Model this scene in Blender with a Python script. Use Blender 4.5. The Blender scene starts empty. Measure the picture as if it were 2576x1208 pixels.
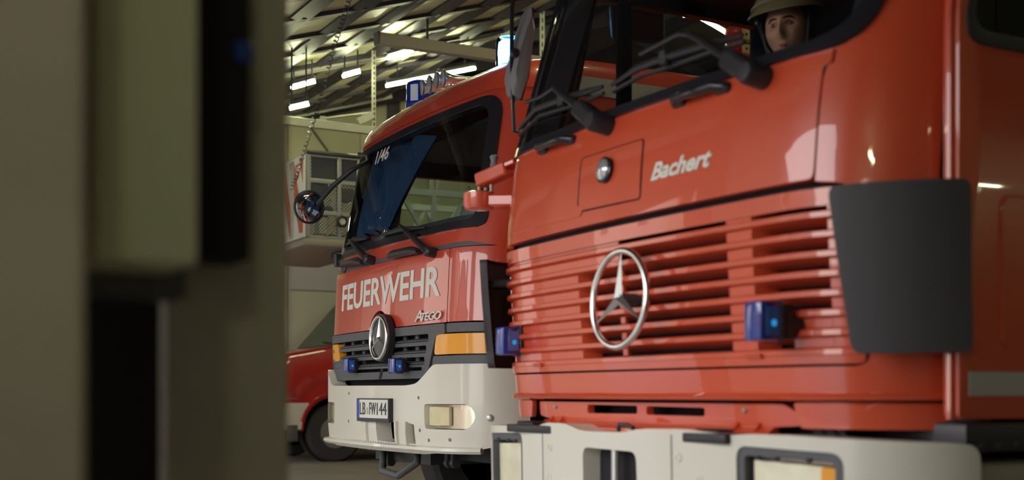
import bpy, bmesh, math, random
from mathutils import Vector, Matrix
random.seed(7)
sc = bpy.context.scene
COL = sc.collection
rad = math.radians

# ------------------------------------------------------------------ camera, world, exposure
CAM_H = 0.87; FPX = 3100.0; CX = 1288.0; HY = 990.0
YAW = rad(61.4); CA, SA = math.cos(YAW), math.sin(YAW)
cam = bpy.data.cameras.new('camera'); cam_o = bpy.data.objects.new('camera', cam); COL.objects.link(cam_o)
cam.sensor_width = 36.0; cam.lens = 36.0 * FPX / 2576.0
cam.shift_y = (HY - 604.0) / 2576.0
cam.clip_start = 0.05; cam.clip_end = 300
cam_o.location = (0, 0, CAM_H); cam_o.rotation_euler = (rad(90), 0, YAW)
cam.dof.use_dof = True; cam.dof.focus_distance = 7.4; cam.dof.aperture_fstop = 1.9
sc.camera = cam_o

w_ = bpy.data.worlds.new('overcast_sky'); sc.world = w_; w_.use_nodes = True
nt = w_.node_tree; bg = nt.nodes['Background']; bg.inputs[1].default_value = 3.5
tc = nt.nodes.new('ShaderNodeTexCoord'); sx = nt.nodes.new('ShaderNodeSeparateXYZ'); rp = nt.nodes.new('ShaderNodeValToRGB')
nt.links.new(tc.outputs['Generated'], sx.inputs[0]); nt.links.new(sx.outputs[2], rp.inputs[0]); nt.links.new(rp.outputs[0], bg.inputs[0])
rp.color_ramp.elements[0].position = 0.0; rp.color_ramp.elements[0].color = (1.0, 0.95, 0.87, 1)
rp.color_ramp.elements[1].position = 0.9; rp.color_ramp.elements[1].color = (0.62, 0.78, 1.0, 1)
vs = sc.view_settings
vs.view_transform = 'Standard'; vs.look = 'None'; vs.gamma = 1.0; vs.use_curve_mapping = False
vs.exposure = 0.74
TUBE_E = 75.0

# ------------------------------------------------------------------ pixel rays (photo frame 2576 x 1208) onto real planes of the hall
def ray(px, py):
    c = (px - CX) / FPX
    return Vector((CA * c - SA, SA * c + CA, (HY - py) / FPX))
def at(px, py, X=None, Y=None, Z=None):
    d = ray(px, py)
    t = X / d.x if X is not None else (Y / d.y if Y is not None else (Z - CAM_H) / d.z)
    return Vector((d.x * t, d.y * t, CAM_H + d.z * t))

# ------------------------------------------------------------------ materials
def nmat(name, col, rough=0.5, metal=0.0, coat=0.0, noise=None, bump=0.0, emit=None, es=0.0, spec=None, trans=0.0):
    m = bpy.data.materials.new(name); m.use_nodes = True
    nt = m.node_tree; p = nt.nodes['Principled BSDF']
    p.inputs['Base Color'].default_value = (*col, 1); p.inputs['Roughness'].default_value = rough
    p.inputs['Metallic'].default_value = metal
    if coat: p.inputs['Coat Weight'].default_value = coat; p.inputs['Coat Roughness'].default_value = 0.03
    if spec is not None: p.inputs['Specular IOR Level'].default_value = spec
    if trans: p.inputs['Transmission Weight'].default_value = trans
    if emit: p.inputs['Emission Color'].default_value = (*emit, 1); p.inputs['Emission Strength'].default_value = es
    if noise:
        scale, amt = noise
        tc = nt.nodes.new('ShaderNodeTexCoord'); n = nt.nodes.new('ShaderNodeTexNoise')
        n.inputs['Scale'].default_value = scale; n.inputs['Detail'].default_value = 6
        nt.links.new(tc.outputs['Object'], n.inputs['Vector'])
        mx = nt.nodes.new('ShaderNodeMix'); mx.data_type = 'RGBA'
        a = [max(0, c * (1 - amt)) for c in col]; b = [min(1, c * (1 + amt)) for c in col]
        mx.inputs[6].default_value = (*a, 1); mx.inputs[7].default_value = (*b, 1)
        nt.links.new(n.outputs['Fac'], mx.inputs[0]); nt.links.new(mx.outputs[2], p.inputs['Base Color'])
        if bump:
            bp = nt.nodes.new('ShaderNodeBump'); bp.inputs['Strength'].default_value = bump; bp.inputs['Distance'].default_value = 0.01
            nt.links.new(n.outputs['Fac'], bp.inputs['Height']); nt.links.new(bp.outputs['Normal'], p.inputs['Normal'])
    return m
def glass(name, tint, f0=1.45, rough=0.0):
    m = bpy.data.materials.new(name); m.use_nodes = True; nt = m.node_tree; nt.nodes.clear()
    o = nt.nodes.new('ShaderNodeOutputMaterial'); mx = nt.nodes.new('ShaderNodeMixShader')
    t = nt.nodes.new('ShaderNodeBsdfTransparent'); g = nt.nodes.new('ShaderNodeBsdfGlossy'); f = nt.nodes.new('ShaderNodeFresnel')
    t.inputs[0].default_value = (*tint, 1); g.inputs['Roughness'].default_value = rough; f.inputs[0].default_value = f0
    nt.links.new(f.outputs[0], mx.inputs[0]); nt.links.new(t.outputs[0], mx.inputs[1]); nt.links.new(g.outputs[0], mx.inputs[2])
    nt.links.new(mx.outputs[0], o.inputs[0]); return m
def emis(name, col, s):
    m = bpy.data.materials.new(name); m.use_nodes = True; nt = m.node_tree; nt.nodes.clear()
    o = nt.nodes.new('ShaderNodeOutputMaterial'); e = nt.nodes.new('ShaderNodeEmission')
    e.inputs[0].default_value = (*col, 1); e.inputs[1].default_value = s
    nt.links.new(e.outputs[0], o.inputs[0]); return m
M = {}
M['red'] = nmat('red_paint', (0.60, 0.074, 0.026), 0.32, coat=1.0)
M['red2'] = nmat('red_paint_second_truck', (0.55, 0.056, 0.025), 0.32, coat=1.0)
M['redvan'] = nmat('red_paint_van', (0.42, 0.016, 0.012), 0.35, coat=0.8)
M['white'] = nmat('cream_white_bumper', (0.66, 0.62, 0.52), 0.33, coat=0.35)
M['whiteplain'] = nmat('white_lettering', (0.72, 0.70, 0.62), 0.45)
M['silver'] = nmat('silver_lettering', (0.60, 0.60, 0.57), 0.35, metal=0.6)
M['black'] = nmat('black_plastic', (0.027, 0.024, 0.029), 0.42)
M['trim'] = nmat('matte_cab_trim', (0.034, 0.031, 0.036), 0.85, spec=0.12)
M['blackgloss'] = nmat('black_gloss', (0.018, 0.017, 0.021), 0.18)
M['rubber'] = nmat('black_rubber', (0.024, 0.022, 0.024), 0.5, noise=(20, .2))
M['shadowbox'] = nmat('black_cavity', (0.012, 0.010, 0.012), 0.9)
M['defl'] = nmat('anthracite_deflector_plastic', (0.056, 0.051, 0.056), 0.5, noise=(220, .12), bump=0.06)
M['dgrey'] = nmat('dark_grey_plastic', (0.085, 0.084, 0.090), 0.5, noise=(120, .08), bump=0.05)
M['grey'] = nmat('grey_plastic', (0.17, 0.165, 0.17), 0.5)
M['chrome'] = nmat('chrome', (0.86, 0.85, 0.82), 0.20, metal=1.0)
M['star'] = nmat('satin_chrome_star', (0.88, 0.87, 0.84), 0.34, metal=1.0)
M['steel'] = nmat('galvanised_steel', (0.40, 0.39, 0.33), 0.42, metal=0.55, noise=(14, .18))
M['alu'] = nmat('brushed_aluminium', (0.52, 0.51, 0.50), 0.38, metal=0.7)
M['dsteel'] = nmat('dark_painted_steel', (0.034, 0.030, 0.046), 0.5, noise=(6, .2))
M['tyre'] = nmat('tyre_rubber', (0.028, 0.026, 0.026), 0.75, noise=(30, .25))
M['rim'] = nmat('grey_steel_rim', (0.21, 0.195, 0.18), 0.42, metal=0.3)
M['glass'] = glass('window_glass', (0.93, 0.95, 0.94))
M['glassdark'] = glass('tinted_window_glass', (0.42, 0.56, 0.50))
M['lensclear'] = glass('clear_lens', (0.95, 0.93, 0.86), 1.5)
M['blue'] = nmat('blue_lens', (0.010, 0.045, 0.36), 0.12, coat=1.0, trans=0.35)
M['bluedome'] = glass('blue_dome', (0.07, 0.45, 1.0), 1.5)
M['blueglint'] = emis('painted_blue_glint', (0.05, 0.45, 1.0), 0.35)
M['bluecore'] = emis('beacon_flash', (0.85, 0.93, 1.0), 14.0)
M['amber'] = nmat('amber_lens', (0.85, 0.34, 0.010), 0.25, coat=0.25)
M['reflector'] = nmat('lamp_reflector', (0.80, 0.77, 0.68), 0.26, metal=0.85)
M['lampfront'] = nmat('ribbed_lamp_glass', (0.80, 0.72, 0.50), 0.10, coat=1.0, noise=(9, .3))
M['tube'] = emis('fluorescent_tube', (0.95, 1.0, 0.58), TUBE_E)
M['seat'] = nmat('seat_cloth', (0.035, 0.034, 0.042), 0.9)
M['skin'] = nmat('skin', (0.60, 0.31, 0.20), 0.5)
M['lip'] = nmat('lips', (0.30, 0.085, 0.07), 0.5)
M['hair'] = nmat('dark_hair', (0.022, 0.015, 0.012), 0.7)
M['eye'] = nmat('eye_white', (0.35, 0.32, 0.29), 0.2)
M['iris'] = nmat('iris', (0.03, 0.03, 0.035), 0.15)
M['helmet'] = nmat('olive_helmet', (0.23, 0.19, 0.085), 0.35, coat=0.4)
M['jacket'] = nmat('dark_uniform_cloth', (0.022, 0.022, 0.032), 0.9)
M['wood'] = nmat('pale_ladder_wood', (0.55, 0.40, 0.18), 0.55, noise=(7, .2))
M['mirror'] = nmat('mirror_glass', (0.82, 0.82, 0.82), 0.02, metal=1.0)
M['stripe'] = nmat('reflective_stripe', (0.44, 0.42, 0.40), 0.4)
M['plate'] = nmat('plate_white', (0.68, 0.66, 0.60), 0.35)
M['plateblue'] = nmat('plate_blue', (0.015, 0.05, 0.30), 0.35)
M['orange'] = nmat('orange_stripe_red', (0.52, 0.07, 0.045), 0.45)

# ------------------------------------------------------------------ mesh helpers (all in world metres)
def NB(): return bmesh.new()
def add_box(bm, c, s, rot=None, bev=0.0, seg=2):
    m = Matrix.Translation(Vector(c)) @ (rot.to_4x4() if rot is not None else Matrix()) @ Matrix.Diagonal((*s, 1))
    r = bmesh.ops.create_cube(bm, size=1.0, matrix=m)
    if bev > 0:
        es = set(e for v in r['verts'] for e in v.link_edges)
        bmesh.ops.bevel(bm, geom=list(es), offset=bev, segments=seg, affect='EDGES', profile=0.5)
def box2(bm, a, b, bev=0.0, seg=2):
    a, b = Vector(a), Vector(b)
    add_box(bm, (a + b) / 2, [abs(b[i] - a[i]) for i in range(3)], None, bev, seg)
def frame_for(d):
    d = Vector(d).normalized()
    up = Vector((0, 0, 1)) if abs(d.z) < 0.95 else Vector((0, 1, 0))
    x = up.cross(d).normalized(); y = d.cross(x).normalized()
    return Matrix((x, y, d)).transposed()
def loft(bm, rings, close=True, caps=True):
    vr = [[bm.verts.new(p) for p in r] for r in rings]
    n = len(rings[0])
    for i in range(len(vr) - 1):
        for j in range(n if close else n - 1):
            k = (j + 1) % n
            try: bm.faces.new((vr[i][j], vr[i][k], vr[i + 1][k], vr[i + 1][j]))
            except ValueError: pass
    if caps and close:
        try: bm.faces.new(vr[0][::-1]); bm.faces.new(vr[-1])
        except ValueError: pass
    return vr
def add_tube(bm, pts, r, n=8, closed=False, caps=True, flat=1.0):
    pts = [Vector(p) for p in pts]; N = len(pts); rings = []; fx = None
    for i, p in enumerate(pts):
        if closed: d = pts[(i + 1) % N] - pts[i - 1]
        else: d = (pts[min(i + 1, N - 1)] - pts[max(i - 1, 0)])
        d.normalize()
        if fx is None: fx = frame_for(d).col[0].copy()
        fx = (fx - d * fx.dot(d))
        if fx.length < 1e-6: fx = frame_for(d).col[0].copy()
        fx.normalize(); fy = d.cross(fx)
        rr = r[i] if isinstance(r, (list, tuple)) else r
        rings.append([p + fx * (rr * math.cos(2 * math.pi * k / n)) + fy * (rr * flat * math.sin(2 * math.pi * k / n)) for k in range(n)])
    if closed: rings.append(rings[0])
    loft(bm, rings, True, caps and not closed)
    if closed: bmesh.ops.remove_doubles(bm, verts=bm.verts, dist=1e-6)
def add_cyl(bm, a, b, r0, r1=None, n=16): add_tube(bm, [a, b], [r0, r0 if r1 is None else r1], n)
def add_lathe(bm, prof, o, axis, n=24):
    f = frame_for(axis); o = Vector(o)
    rings = [[o + f @ Vector((r * math.cos(2 * math.pi * k / n), r * math.sin(2 * math.pi * k / n), h)) for k in range(n)] for r, h in prof]
    loft(bm, rings, True, True)
def add_bar(bm, a, b, w, h, up=(0, 0, 1), bev=0.0):
    a, b = Vector(a), Vector(b); d = (b - a); L = d.length; d.normalize()
    up = Vector(up); x = d.cross(up)
    if x.length < 1e-4: x = Vector((1, 0, 0))
    x.normalize(); y = x.cross(d)
    add_box(bm, (a + b) / 2, (w, L, h), Matrix((x, d, y)).transposed(), bev, 1)
def add_prism(bm, poly, o, ex, ey, ez, depth, bev=0.0, holes=()):
    o, ex, ey, ez = Vector(o), Vector(ex), Vector(ey), Vector(ez)
    tb = NB(); edges = []
    for lp in [poly] + list(holes):
        vs_ = [tb.verts.new((p[0], p[1], 0)) for p in lp]
        for i in range(len(vs_)): edges.append(tb.edges.new((vs_[i], vs_[(i + 1) % len(vs_)])))
    bmesh.ops.triangle_fill(tb, use_beauty=True, use_dissolve=False, edges=edges, normal=(0, 0, 1))
    _raise(bm, tb, lambda x, y, d: o + ex * x + ey * y + ez * d, depth, bev, True)
def _raise(bm, tb, fn, depth, bev=0.0, back=False, seg=2, nfn=None):
    cn = (bm.verts.layers.float_vector.get('cn') or bm.verts.layers.float_vector.new('cn')) if nfn else None
    tb.verts.ensure_lookup_table(); tb.verts.index_update()
    top = [bm.verts.new(fn(v.co.x, v.co.y, 0)) for v in tb.verts]
    if nfn:
        for v, t in zip(tb.verts, top): t[cn] = nfn(v.co.x, v.co.y)
    bot = {}
    for f in tb.faces:
        try: bm.faces.new([top[v.index] for v in f.verts])
        except ValueError: pass
    if depth:
        be = [e for e in tb.edges if len(e.link_faces) == 1]
        for v in tb.verts:
            if back or any(len(e.link_faces) == 1 for e in v.link_edges): bot[v.index] = bm.verts.new(fn(v.co.x, v.co.y, depth))
        for e in be:
            f = e.link_faces[0]; vi = [v.index for v in f.verts]; a, b = e.verts[0].index, e.verts[1].index
            if vi[(vi.index(a) + 1) % len(vi)] != b: a, b = b, a
            bm.faces.new((top[b], top[a], bot[a], bot[b]))
        if back:
            for f in tb.faces:
                try: bm.faces.new([bot[v.index] for v in f.verts][::-1])
                except ValueError: pass
        if bev > 0:
            ed = []
            for e in be:
                q = bm.edges.get((top[e.verts[0].index], top[e.verts[1].index]))
                if q: ed.append(q)
            bmesh.ops.bevel(bm, geom=ed, offset=bev, segments=seg, affect='EDGES', profile=0.5, clamp_overlap=True)
    tb.free()
def rrect(x0, y0, x1, y1, r, n=5):
    return round_poly([(x0, y0), (x1, y0), (x1, y1), (x0, y1)], r, n)
def round_poly(pts, r, n=5):
    out = []; N = len(pts)
    rs = r if isinstance(r, (list, tuple)) else [r] * N
    for i in range(N):
        p = Vector(pts[i]).to_2d(); a = Vector(pts[i - 1]).to_2d(); b = Vector(pts[(i + 1) % N]).to_2d()
        da = (a - p); db = (b - p); rr = min(rs[i], da.length * 0.49, db.length * 0.49)
        if rr < 1e-5: out.append((p.x, p.y)); continue
        p0 = p + da.normalized() * rr; p1 = p + db.normalized() * rr
        for k in range(n + 1):
            t = k / n; q = p0 * (1 - t) ** 2 + p * (2 * t * (1 - t)) + p1 * t * t
            out.append((q.x, q.y))
    return out

# ------------------------------------------------------------------ curved vehicle surfaces: s = arc length across the front, w = height
class Surf:
    def __init__(self, X0, Y0, half, rake, k=None):
        self.X0, self.Y0, self.rake = X0, Y0, rake; self.k = k or (lambda w: 1.0)
        pts = [(-a, g) for a, g in half[:0:-1]] + [tuple(p) for p in half]
        self.p = [Vector(p) for p in pts]; S = [0.0]
        for i in range(1, len(pts)): S.append(S[-1] + (self.p[i] - self.p[i - 1]).length)
        mid = S[len(half) - 1]; self.s = [x - mid for x in S]
    def plan(self, s):
        S, P = self.s, self.p
        if s <= S[0]: i = 0
        elif s >= S[-1]: i = len(S) - 2
        else:
            lo, hi = 0, len(S) - 1
            while hi - lo > 1:
                m = (lo + hi) // 2
                if S[m] <= s: lo = m
                else: hi = m
            i = lo
        t = (s - S[i]) / (S[i + 1] - S[i]); return P[i].lerp(P[i + 1], t) if 0 <= t <= 1 else P[i] + (P[i + 1] - P[i]) * t
    def pos(self, s, w, o=0.0):
        q = self.plan(s); k = self.k(w)
        p = Vector((self.X0 + q.x * k, self.Y0 + q.y + self.rake(w), w))
        return p + self.nrm(s, w) * o if o else p
    def nrm(self, s, w):
        e = 0.012; a = self.plan(s + e) - self.plan(s - e)
        tx = Vector((a.x * self.k(w), a.y, 0)); tw = Vector((0, self.rake(w + .01) - self.rake(w - .01), .02))
        return tx.cross(tw).normalized()
    def hit(self, px, py):
        d = ray(px, py); w = 1.4
        for _ in range(12):
            r = self.rake(w); k = self.k(w); best = None
            for i in range(len(self.p) - 1):
                ax, ay = self.X0 + self.p[i].x * k, self.Y0 + self.p[i].y + r
                bx, by = self.X0 + self.p[i + 1].x * k, self.Y0 + self.p[i + 1].y + r
                ex, ey = bx - ax, by - ay; den = d.x * ey - d.y * ex
                if abs(den) < 1e-9: continue
                t = (ax * ey - ay * ex) / den; u = (ax * d.y - ay * d.x) / den
                if -1e-6 <= u <= 1 + 1e-6 and t > 0 and (best is None or t < best[0]): best = (t, self.s[i] + u * (self.s[i + 1] - self.s[i]))
            if best is None:                                   # just past the silhouette: take the nearest visible point
                c = min(range(len(self.p)), key=lambda i: abs(self._px(i, k, r) - px))
                q = Vector((self.X0 + self.p[c].x * k, self.Y0 + self.p[c].y + r)); best = (q.x * -SA + q.y * CA, self.s[c])
            w = CAM_H + d.z * best[0]
        return best[1], w
    def _px(self, i, k, r):
        x, y = self.X0 + self.p[i].x * k, self.Y0 + self.p[i].y + r
        return CX + FPX * (x * CA + y * SA) / max(.1, -x * SA + y * CA)
    def h(self, px, py):
        r = self.hit(px, py)
        if r is None: raise ValueError('no hit %s %s' % (px, py))
        return r
def half_plan(flat, sag, R, ang, back, flare=0.02, n=14):
    pts = [(flat * i / 16.0, sag * (i / 16.0) ** 2) for i in range(17)]; sl = 2 * sag / flat
    for i in range(1, n + 1):
        f = rad(ang) * i / n; pts.append((flat + R * math.sin(f), sag + sl * R * math.sin(f) + R * (1 - math.cos(f))))
    a, g = pts[-1]
    m = int(max(2, (back - g) / 0.06))
    for i in range(1, m + 1): pts.append((a + flare * (back - g) * i / m, g + (back - g) * i / m))
    return pts
def skin(bm, S, outline, o=0.0, thick=0.02, bev=0.004, holes=(), ds=0.05, dw=0.08, seg=2):
    tb = NB(); edges = []
    for lp in [outline] + list(holes):
        v = [tb.verts.new((p[0], p[1], 0)) for p in lp]
        for i in range(len(v)): edges.append(tb.edges.new((v[i], v[(i + 1) % len(v)])))
    bmesh.ops.triangle_fill(tb, use_beauty=True, use_dissolve=False, edges=edges, normal=(0, 0, 1))
    xs = [p[0] for p in outline]; ys = [p[1] for p in outline]
    def cuts(a, b, d):
        n = max(1, int((b - a) / d)); return [a + (b - a) * i / n for i in range(1, n)]
    for x in cuts(min(xs), max(xs), ds):
        bmesh.ops.bisect_plane(tb, geom=tb.verts[:] + tb.edges[:] + tb.faces[:], plane_co=(x + 1e-4, 0, 0), plane_no=(1, 0, 0), dist=1e-6)
    for y in cuts(min(ys), max(ys), dw):
        bmesh.ops.bisect_plane(tb, geom=tb.verts[:] + tb.edges[:] + tb.faces[:], plane_co=(0, y + 1e-4, 0), plane_no=(0, 1, 0), dist=1e-6)
    bmesh.ops.remove_doubles(tb, verts=tb.verts, dist=1e-5)
    for f in tb.faces:
        if f.normal.z < 0: f.normal_flip()
    _raise(bm, tb, lambda x, y, d: S.pos(x, y, o - d), thick, bev, False, seg, S.nrm)
def strip(bm, S, prof, s0, s1, ds=0.04):
    """sweep a closed profile [(offset, height)] along the front from s0 to s1"""
    n = max(1, int(abs(s1 - s0) / ds)); rings = []
    for i in range(n + 1):
        s = s0 + (s1 - s0) * i / n; rings.append([S.pos(s, w, o) for o, w in prof])
    loft(bm, rings, True, True)

# ------------------------------------------------------------------ objects
ROOT = {}
def tag(o, label=None, cat=None, group=None, kind=None):
    if label: o['label'] = label
    if cat: o['category'] = cat
    if group: o['group'] = group
    if kind: o['kind'] = kind
    return o
def thing(name, loc, label, cat, group=None):
    o = bpy.data.objects.new(name, None); COL.objects.link(o); o.location = loc; o.empty_display_size = 0.1
    ROOT[o.name] = Vector(loc); return tag(o, label, cat, group)
SEP = set('tow_lug grille_catch handle_foot inlet_rib hanger bumper_joint bracket_bolt crossbeam_gusset grille_web step_tread hose equipment_case linkage_beam cage_brace cab_window frame_clip deflector_bracket chassis reflector_insert underbody cavity seat_post lens_rib tow_eye'.split())
def islands(bm):
    seen = set(); out = []
    for v in bm.verts:
        if v in seen: continue
        st = [v]; isl = []
        seen.add(v)
        while st:
            q = st.pop(); isl.append(q)
            for e in q.link_edges:
                r = e.other_vert(q)
                if r not in seen: seen.add(r); st.append(r)
        out.append(isl)
    return out
def obj(name, bm, mat, parent=None, ang=38, label=None, cat=None, group=None, kind=None, recalc=True):
    if name in SEP:
        isl = islands(bm)
        if len(isl) > 1:
            res = None
            for I in isl:
                b = NB(); mp = {v: b.verts.new(v.co) for v in I}; fs = set(f for v in I for f in v.link_faces)
                L0 = bm.verts.layers.float_vector.get('cn')
                if L0:
                    L1 = b.verts.layers.float_vector.new('cn')
                    mp = {}
                    b.verts.layers.float_vector.get('cn'); bmesh.ops.delete(b, geom=b.verts[:], context='VERTS')
                    for v in I: mp[v] = b.verts.new(v.co); mp[v][L1] = v[L0]
                for f in fs: b.faces.new([mp[v] for v in f.verts])
                res = obj_one(name, b, mat, parent, ang, label, cat, group, kind, recalc)
            bm.free(); return res
    return obj_one(name, bm, mat, parent, ang, label, cat, group, kind, recalc)
def obj_one(name, bm, mat, parent=None, ang=38, label=None, cat=None, group=None, kind=None, recalc=True):
    if recalc: bmesh.ops.recalc_face_normals(bm, faces=bm.faces[:])
    if parent is not None: base = ROOT[parent.name]
    else:
        xs = [v.co for v in bm.verts]
        base = Vector(((min(v.x for v in xs) + max(v.x for v in xs)) / 2, (min(v.y for v in xs) + max(v.y for v in xs)) / 2, min(v.z for v in xs)))
    for v in bm.verts: v.co -= base
    me = bpy.data.meshes.new(name); bm.to_mesh(me); bm.free()
    for p in me.polygons: p.use_smooth = True
    me.set_sharp_from_angle(angle=rad(ang))
    if 'cn' in me.attributes:                                # exact surface normals for the curved panels
        cn = [Vector(d.vector) for d in me.attributes['cn'].data]; ln = [(0, 0, 0)] * len(me.loops)
        for p in me.polygons:
            for li in p.loop_indices:
                n = cn[me.loops[li].vertex_index]
                if n.length > .5 and n.normalized().dot(p.normal) > .93: ln[li] = n.normalized()
        me.normals_split_custom_set(ln); me.attributes.remove(me.attributes['cn'])
    me.materials.append(mat)
    o = bpy.data.objects.new(name, me); COL.objects.link(o)
    if parent is not None:
        o.parent = parent; ROOT[o.name] = base
    else:
        o.location = base; ROOT[o.name] = base
    return tag(o, label, cat, group, kind)
def struct(name, bm, mat, **k): return obj(name, bm, mat, None, kind='structure', **k)
def copy_tree(o, delta, parent=None):
    c = o.copy(); COL.objects.link(c)
    if parent is None: c.location = o.location + Vector(delta); ROOT[c.name] = Vector(c.location)
    else: c.parent = parent; ROOT[c.name] = ROOT[parent.name]
    for ch in o.children: copy_tree(ch, delta, c)
    return c
def text_pts(body, bold=0.0, shear=0.0, extrude=0.0, space=1.0):
    cu = bpy.data.curves.new('t', 'FONT'); cu.body = body; cu.offset = bold; cu.shear = shear; cu.space_character = space
    cu.fill_mode = 'FRONT'; cu.resolution_u = 4
    ob = bpy.data.objects.new('t', cu); COL.objects.link(ob)
    dg = bpy.context.evaluated_depsgraph_get(); me = bpy.data.meshes.new_from_object(ob.evaluated_get(dg))
    vs_ = [v.co.copy() for v in me.vertices]; fs = [list(p.vertices) for p in me.polygons]
    bpy.data.objects.remove(ob); bpy.data.curves.remove(cu); bpy.data.meshes.remove(me)
    x0 = min(v.x for v in vs_); x1 = max(v.x for v in vs_); y0 = min(v.y for v in vs_); y1 = max(v.y for v in vs_)
    return [((v.x - x0) / (x1 - x0), (v.y - y0) / (y1 - y0)) for v in vs_], fs
def text_bm(body, fn, depth=0.003, bold=0.0, shear=0.0, space=1.0):
    """fn(u, v, d) maps the unit text box to the world; d = 0 front, depth behind"""
    vs_, fs = text_pts(body, bold, shear, 0, space)
    tb = NB(); vv = [tb.verts.new((a, b, 0)) for a, b in vs_]
    for f in fs:
        try: tb.faces.new([vv[i] for i in f])
        except ValueError: pass
    bmesh.ops.remove_doubles(tb, verts=tb.verts, dist=1e-5)
    bm = NB(); _raise(bm, tb, fn, depth, 0, False); return bm
EX, EY, EZ = Vector((1, 0, 0)), Vector((0, 1, 0)), Vector((0, 0, 1))
def star_emblem(root, c, R, tilt, mat_ring, backing=None, ring=None):
    """three pointed star in a ring, facing -Y; tilt = lean back"""
    ex = EX; ey = Vector((0, math.sin(tilt), math.cos(tilt))); ez = Vector((0, -math.cos(tilt), math.sin(tilt)))
    rr = ring or R * 0.075
    bm = NB(); add_tube(bm, [Vector(c) + ex * ((R - rr) * math.cos(a)) + ey * ((R - rr) * math.sin(a)) for a in [2 * math.pi * i / 56 for i in range(56)]], rr, 10, closed=True)
    rg = obj('emblem_ring', bm, mat_ring, root)
    bm = NB(); C = bm.verts.new(Vector(c) + ez * R * 0.11); B = bm.verts.new(Vector(c) - ez * R * 0.05)
    T = []; V = []
    for i in range(3):
        a = math.pi / 2 + i * 2 * math.pi / 3; b = a + math.pi / 3
        T.append(bm.verts.new(Vector(c) + (ex * math.cos(a) + ey * math.sin(a)) * (R - rr * 1.2)))
        V.append(bm.verts.new(Vector(c) + (ex * math.cos(b) + ey * math.sin(b)) * R * 0.115))
    for i in range(3):
        bm.faces.new((C, T[i], V[i])); bm.faces.new((C, V[i - 1], T[i])); bm.faces.new((B, V[i], T[i])); bm.faces.new((B, T[i], V[i - 1]))
    obj('emblem_star', bm, M['star'], root, ang=5)
    if backing:
        bm = NB(); add_lathe(bm, [(R - rr, -0.012), (R - rr, -0.004), (R * .5, -0.001), (0.001, 0)], c, ez, 40); obj('emblem_backing', bm, backing, root)
    return rg
def wheel(root, c, r, wd, rimr, side=1, holes=14):
    c = Vector(c); ax = EX * side
    bm = NB(); add_lathe(bm, [(rimr, -wd / 2), (r * .93, -wd / 2), (r, -wd * .36), (r, wd * .36), (r * .93, wd / 2), (rimr * 1.03, wd / 2), (rimr, wd * .3), (rimr, -wd / 2)], c, ax, 44)
    ty = obj('tyre', bm, M['tyre'], root)
    bm = NB(); add_lathe(bm, [(rimr, wd * .44), (rimr * .93, wd * .46), (rimr * .86, wd * .22), (rimr * .62, wd * .30), (rimr * .42, wd * .34), (rimr * .36, wd * .22), (rimr * .3, wd * .2)], c, ax, 40); rm = obj('wheel_rim', bm, M['rim'], root)
    bm = NB(); f = frame_for(ax)
    for i in range(holes):
        a = 2 * math.pi * i / holes; p = c + f @ Vector((rimr * .72 * math.cos(a), rimr * .72 * math.sin(a), wd * .285)); add_cyl(bm, p - ax * .02, p + ax * .004, rimr * .105, n=8)
    obj('vent_hole', bm, M['shadowbox'], rm, kind='stuff')
    bm = NB(); add_lathe(bm, [(rimr * .46, wd * .2), (rimr * .42, wd * .36), (rimr * .2, wd * .42), (.001, wd * .42)], c, ax, 24); obj('hub_cap', bm, M['dgrey'], rm)
    return ty
# ================================================================== the hall
def roof_z(Y): return 3.34 + 0.304 * Y if Y < 9 else 3.34 + 0.304 * 9 - 0.33 * (Y - 9)
XW = -17.6; XE = 4.6; YF = -0.45; YB = 17.5; YD = -1.25
floor_m = nmat('concrete_floor', (0.30, 0.27, 0.235), 0.6, noise=(3, .18), bump=0.05)
yard_m = nmat('asphalt_yard', (0.16, 0.155, 0.15), 0.85, noise=(8, .2))
bm = NB(); box2(bm, (XW - .3, YF - .6, -.2), (XE + .3, YB + .3, 0)); struct('floor', bm, floor_m)
bm = NB(); box2(bm, (-90, -60, -.25), (40, YF - .6, -.02)); struct('trim_1', bm, yard_m)
# side wall of insulated panels, gable shaped, with the joints recessed between the pieces
wall_up = nmat('cream_wall_panel', (0.66, 0.63, 0.40), 0.6, noise=(2, .05))
wall_mid = nmat('lilac_grey_wall_panel', (0.40, 0.375, 0.40), 0.6, noise=(2, .05))
wall_low = nmat('beige_wall_panel', (0.46, 0.43, 0.36), 0.6, noise=(2, .05))
bm = NB()
add_prism(bm, [(YF, 0), (YB, 0), (YB, roof_z(YB) + .2), (9, roof_z(9) + .2), (YF, roof_z(YF) + .2)], (XW - .02, 0, 0), EY, EZ, -EX, .28)
wl = struct('wall_left', bm, nmat('wall_joint', (0.20, 0.19, 0.14), 0.8))
y = YF; i = 0
ysplit = at(905, 300, X=XW).y
edges_y = [ysplit + 1.15 * k for k in range(-5, 11)]
for a, b in zip(edges_y[:-1], edges_y[1:]):
    a = max(a, YF); b = min(b, YB)
    if b - a < .2: continue
    g = .006
    for z0, z1, mt in ((0, 2.40, wall_low), (2.40, 3.13, wall_mid)):
        bm = NB(); box2(bm, (XW - .02, a + g, z0 + g), (XW + .03, b - g, z1 - g), .004, 1); obj('panel', bm, mt, wl)
    top = [(a + g, 3.13 + g), (b - g, 3.13 + g), (b - g, roof_z(b - g) - .02)] + ([(9, roof_z(9) - .02)] if a < 9 < b else []) + [(a + g, roof_z(a + g) - .02)]
    bm = NB(); add_prism(bm, top, (XW + .03, 0, 0), EY, EZ, -EX, .05, .004); obj('panel', bm, wall_up, wl)
bm = NB(); box2(bm, (XE, YD - .12, 0), (XE + .2, YB, 6.3)); struct('wall_right', bm, wall_low)
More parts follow.
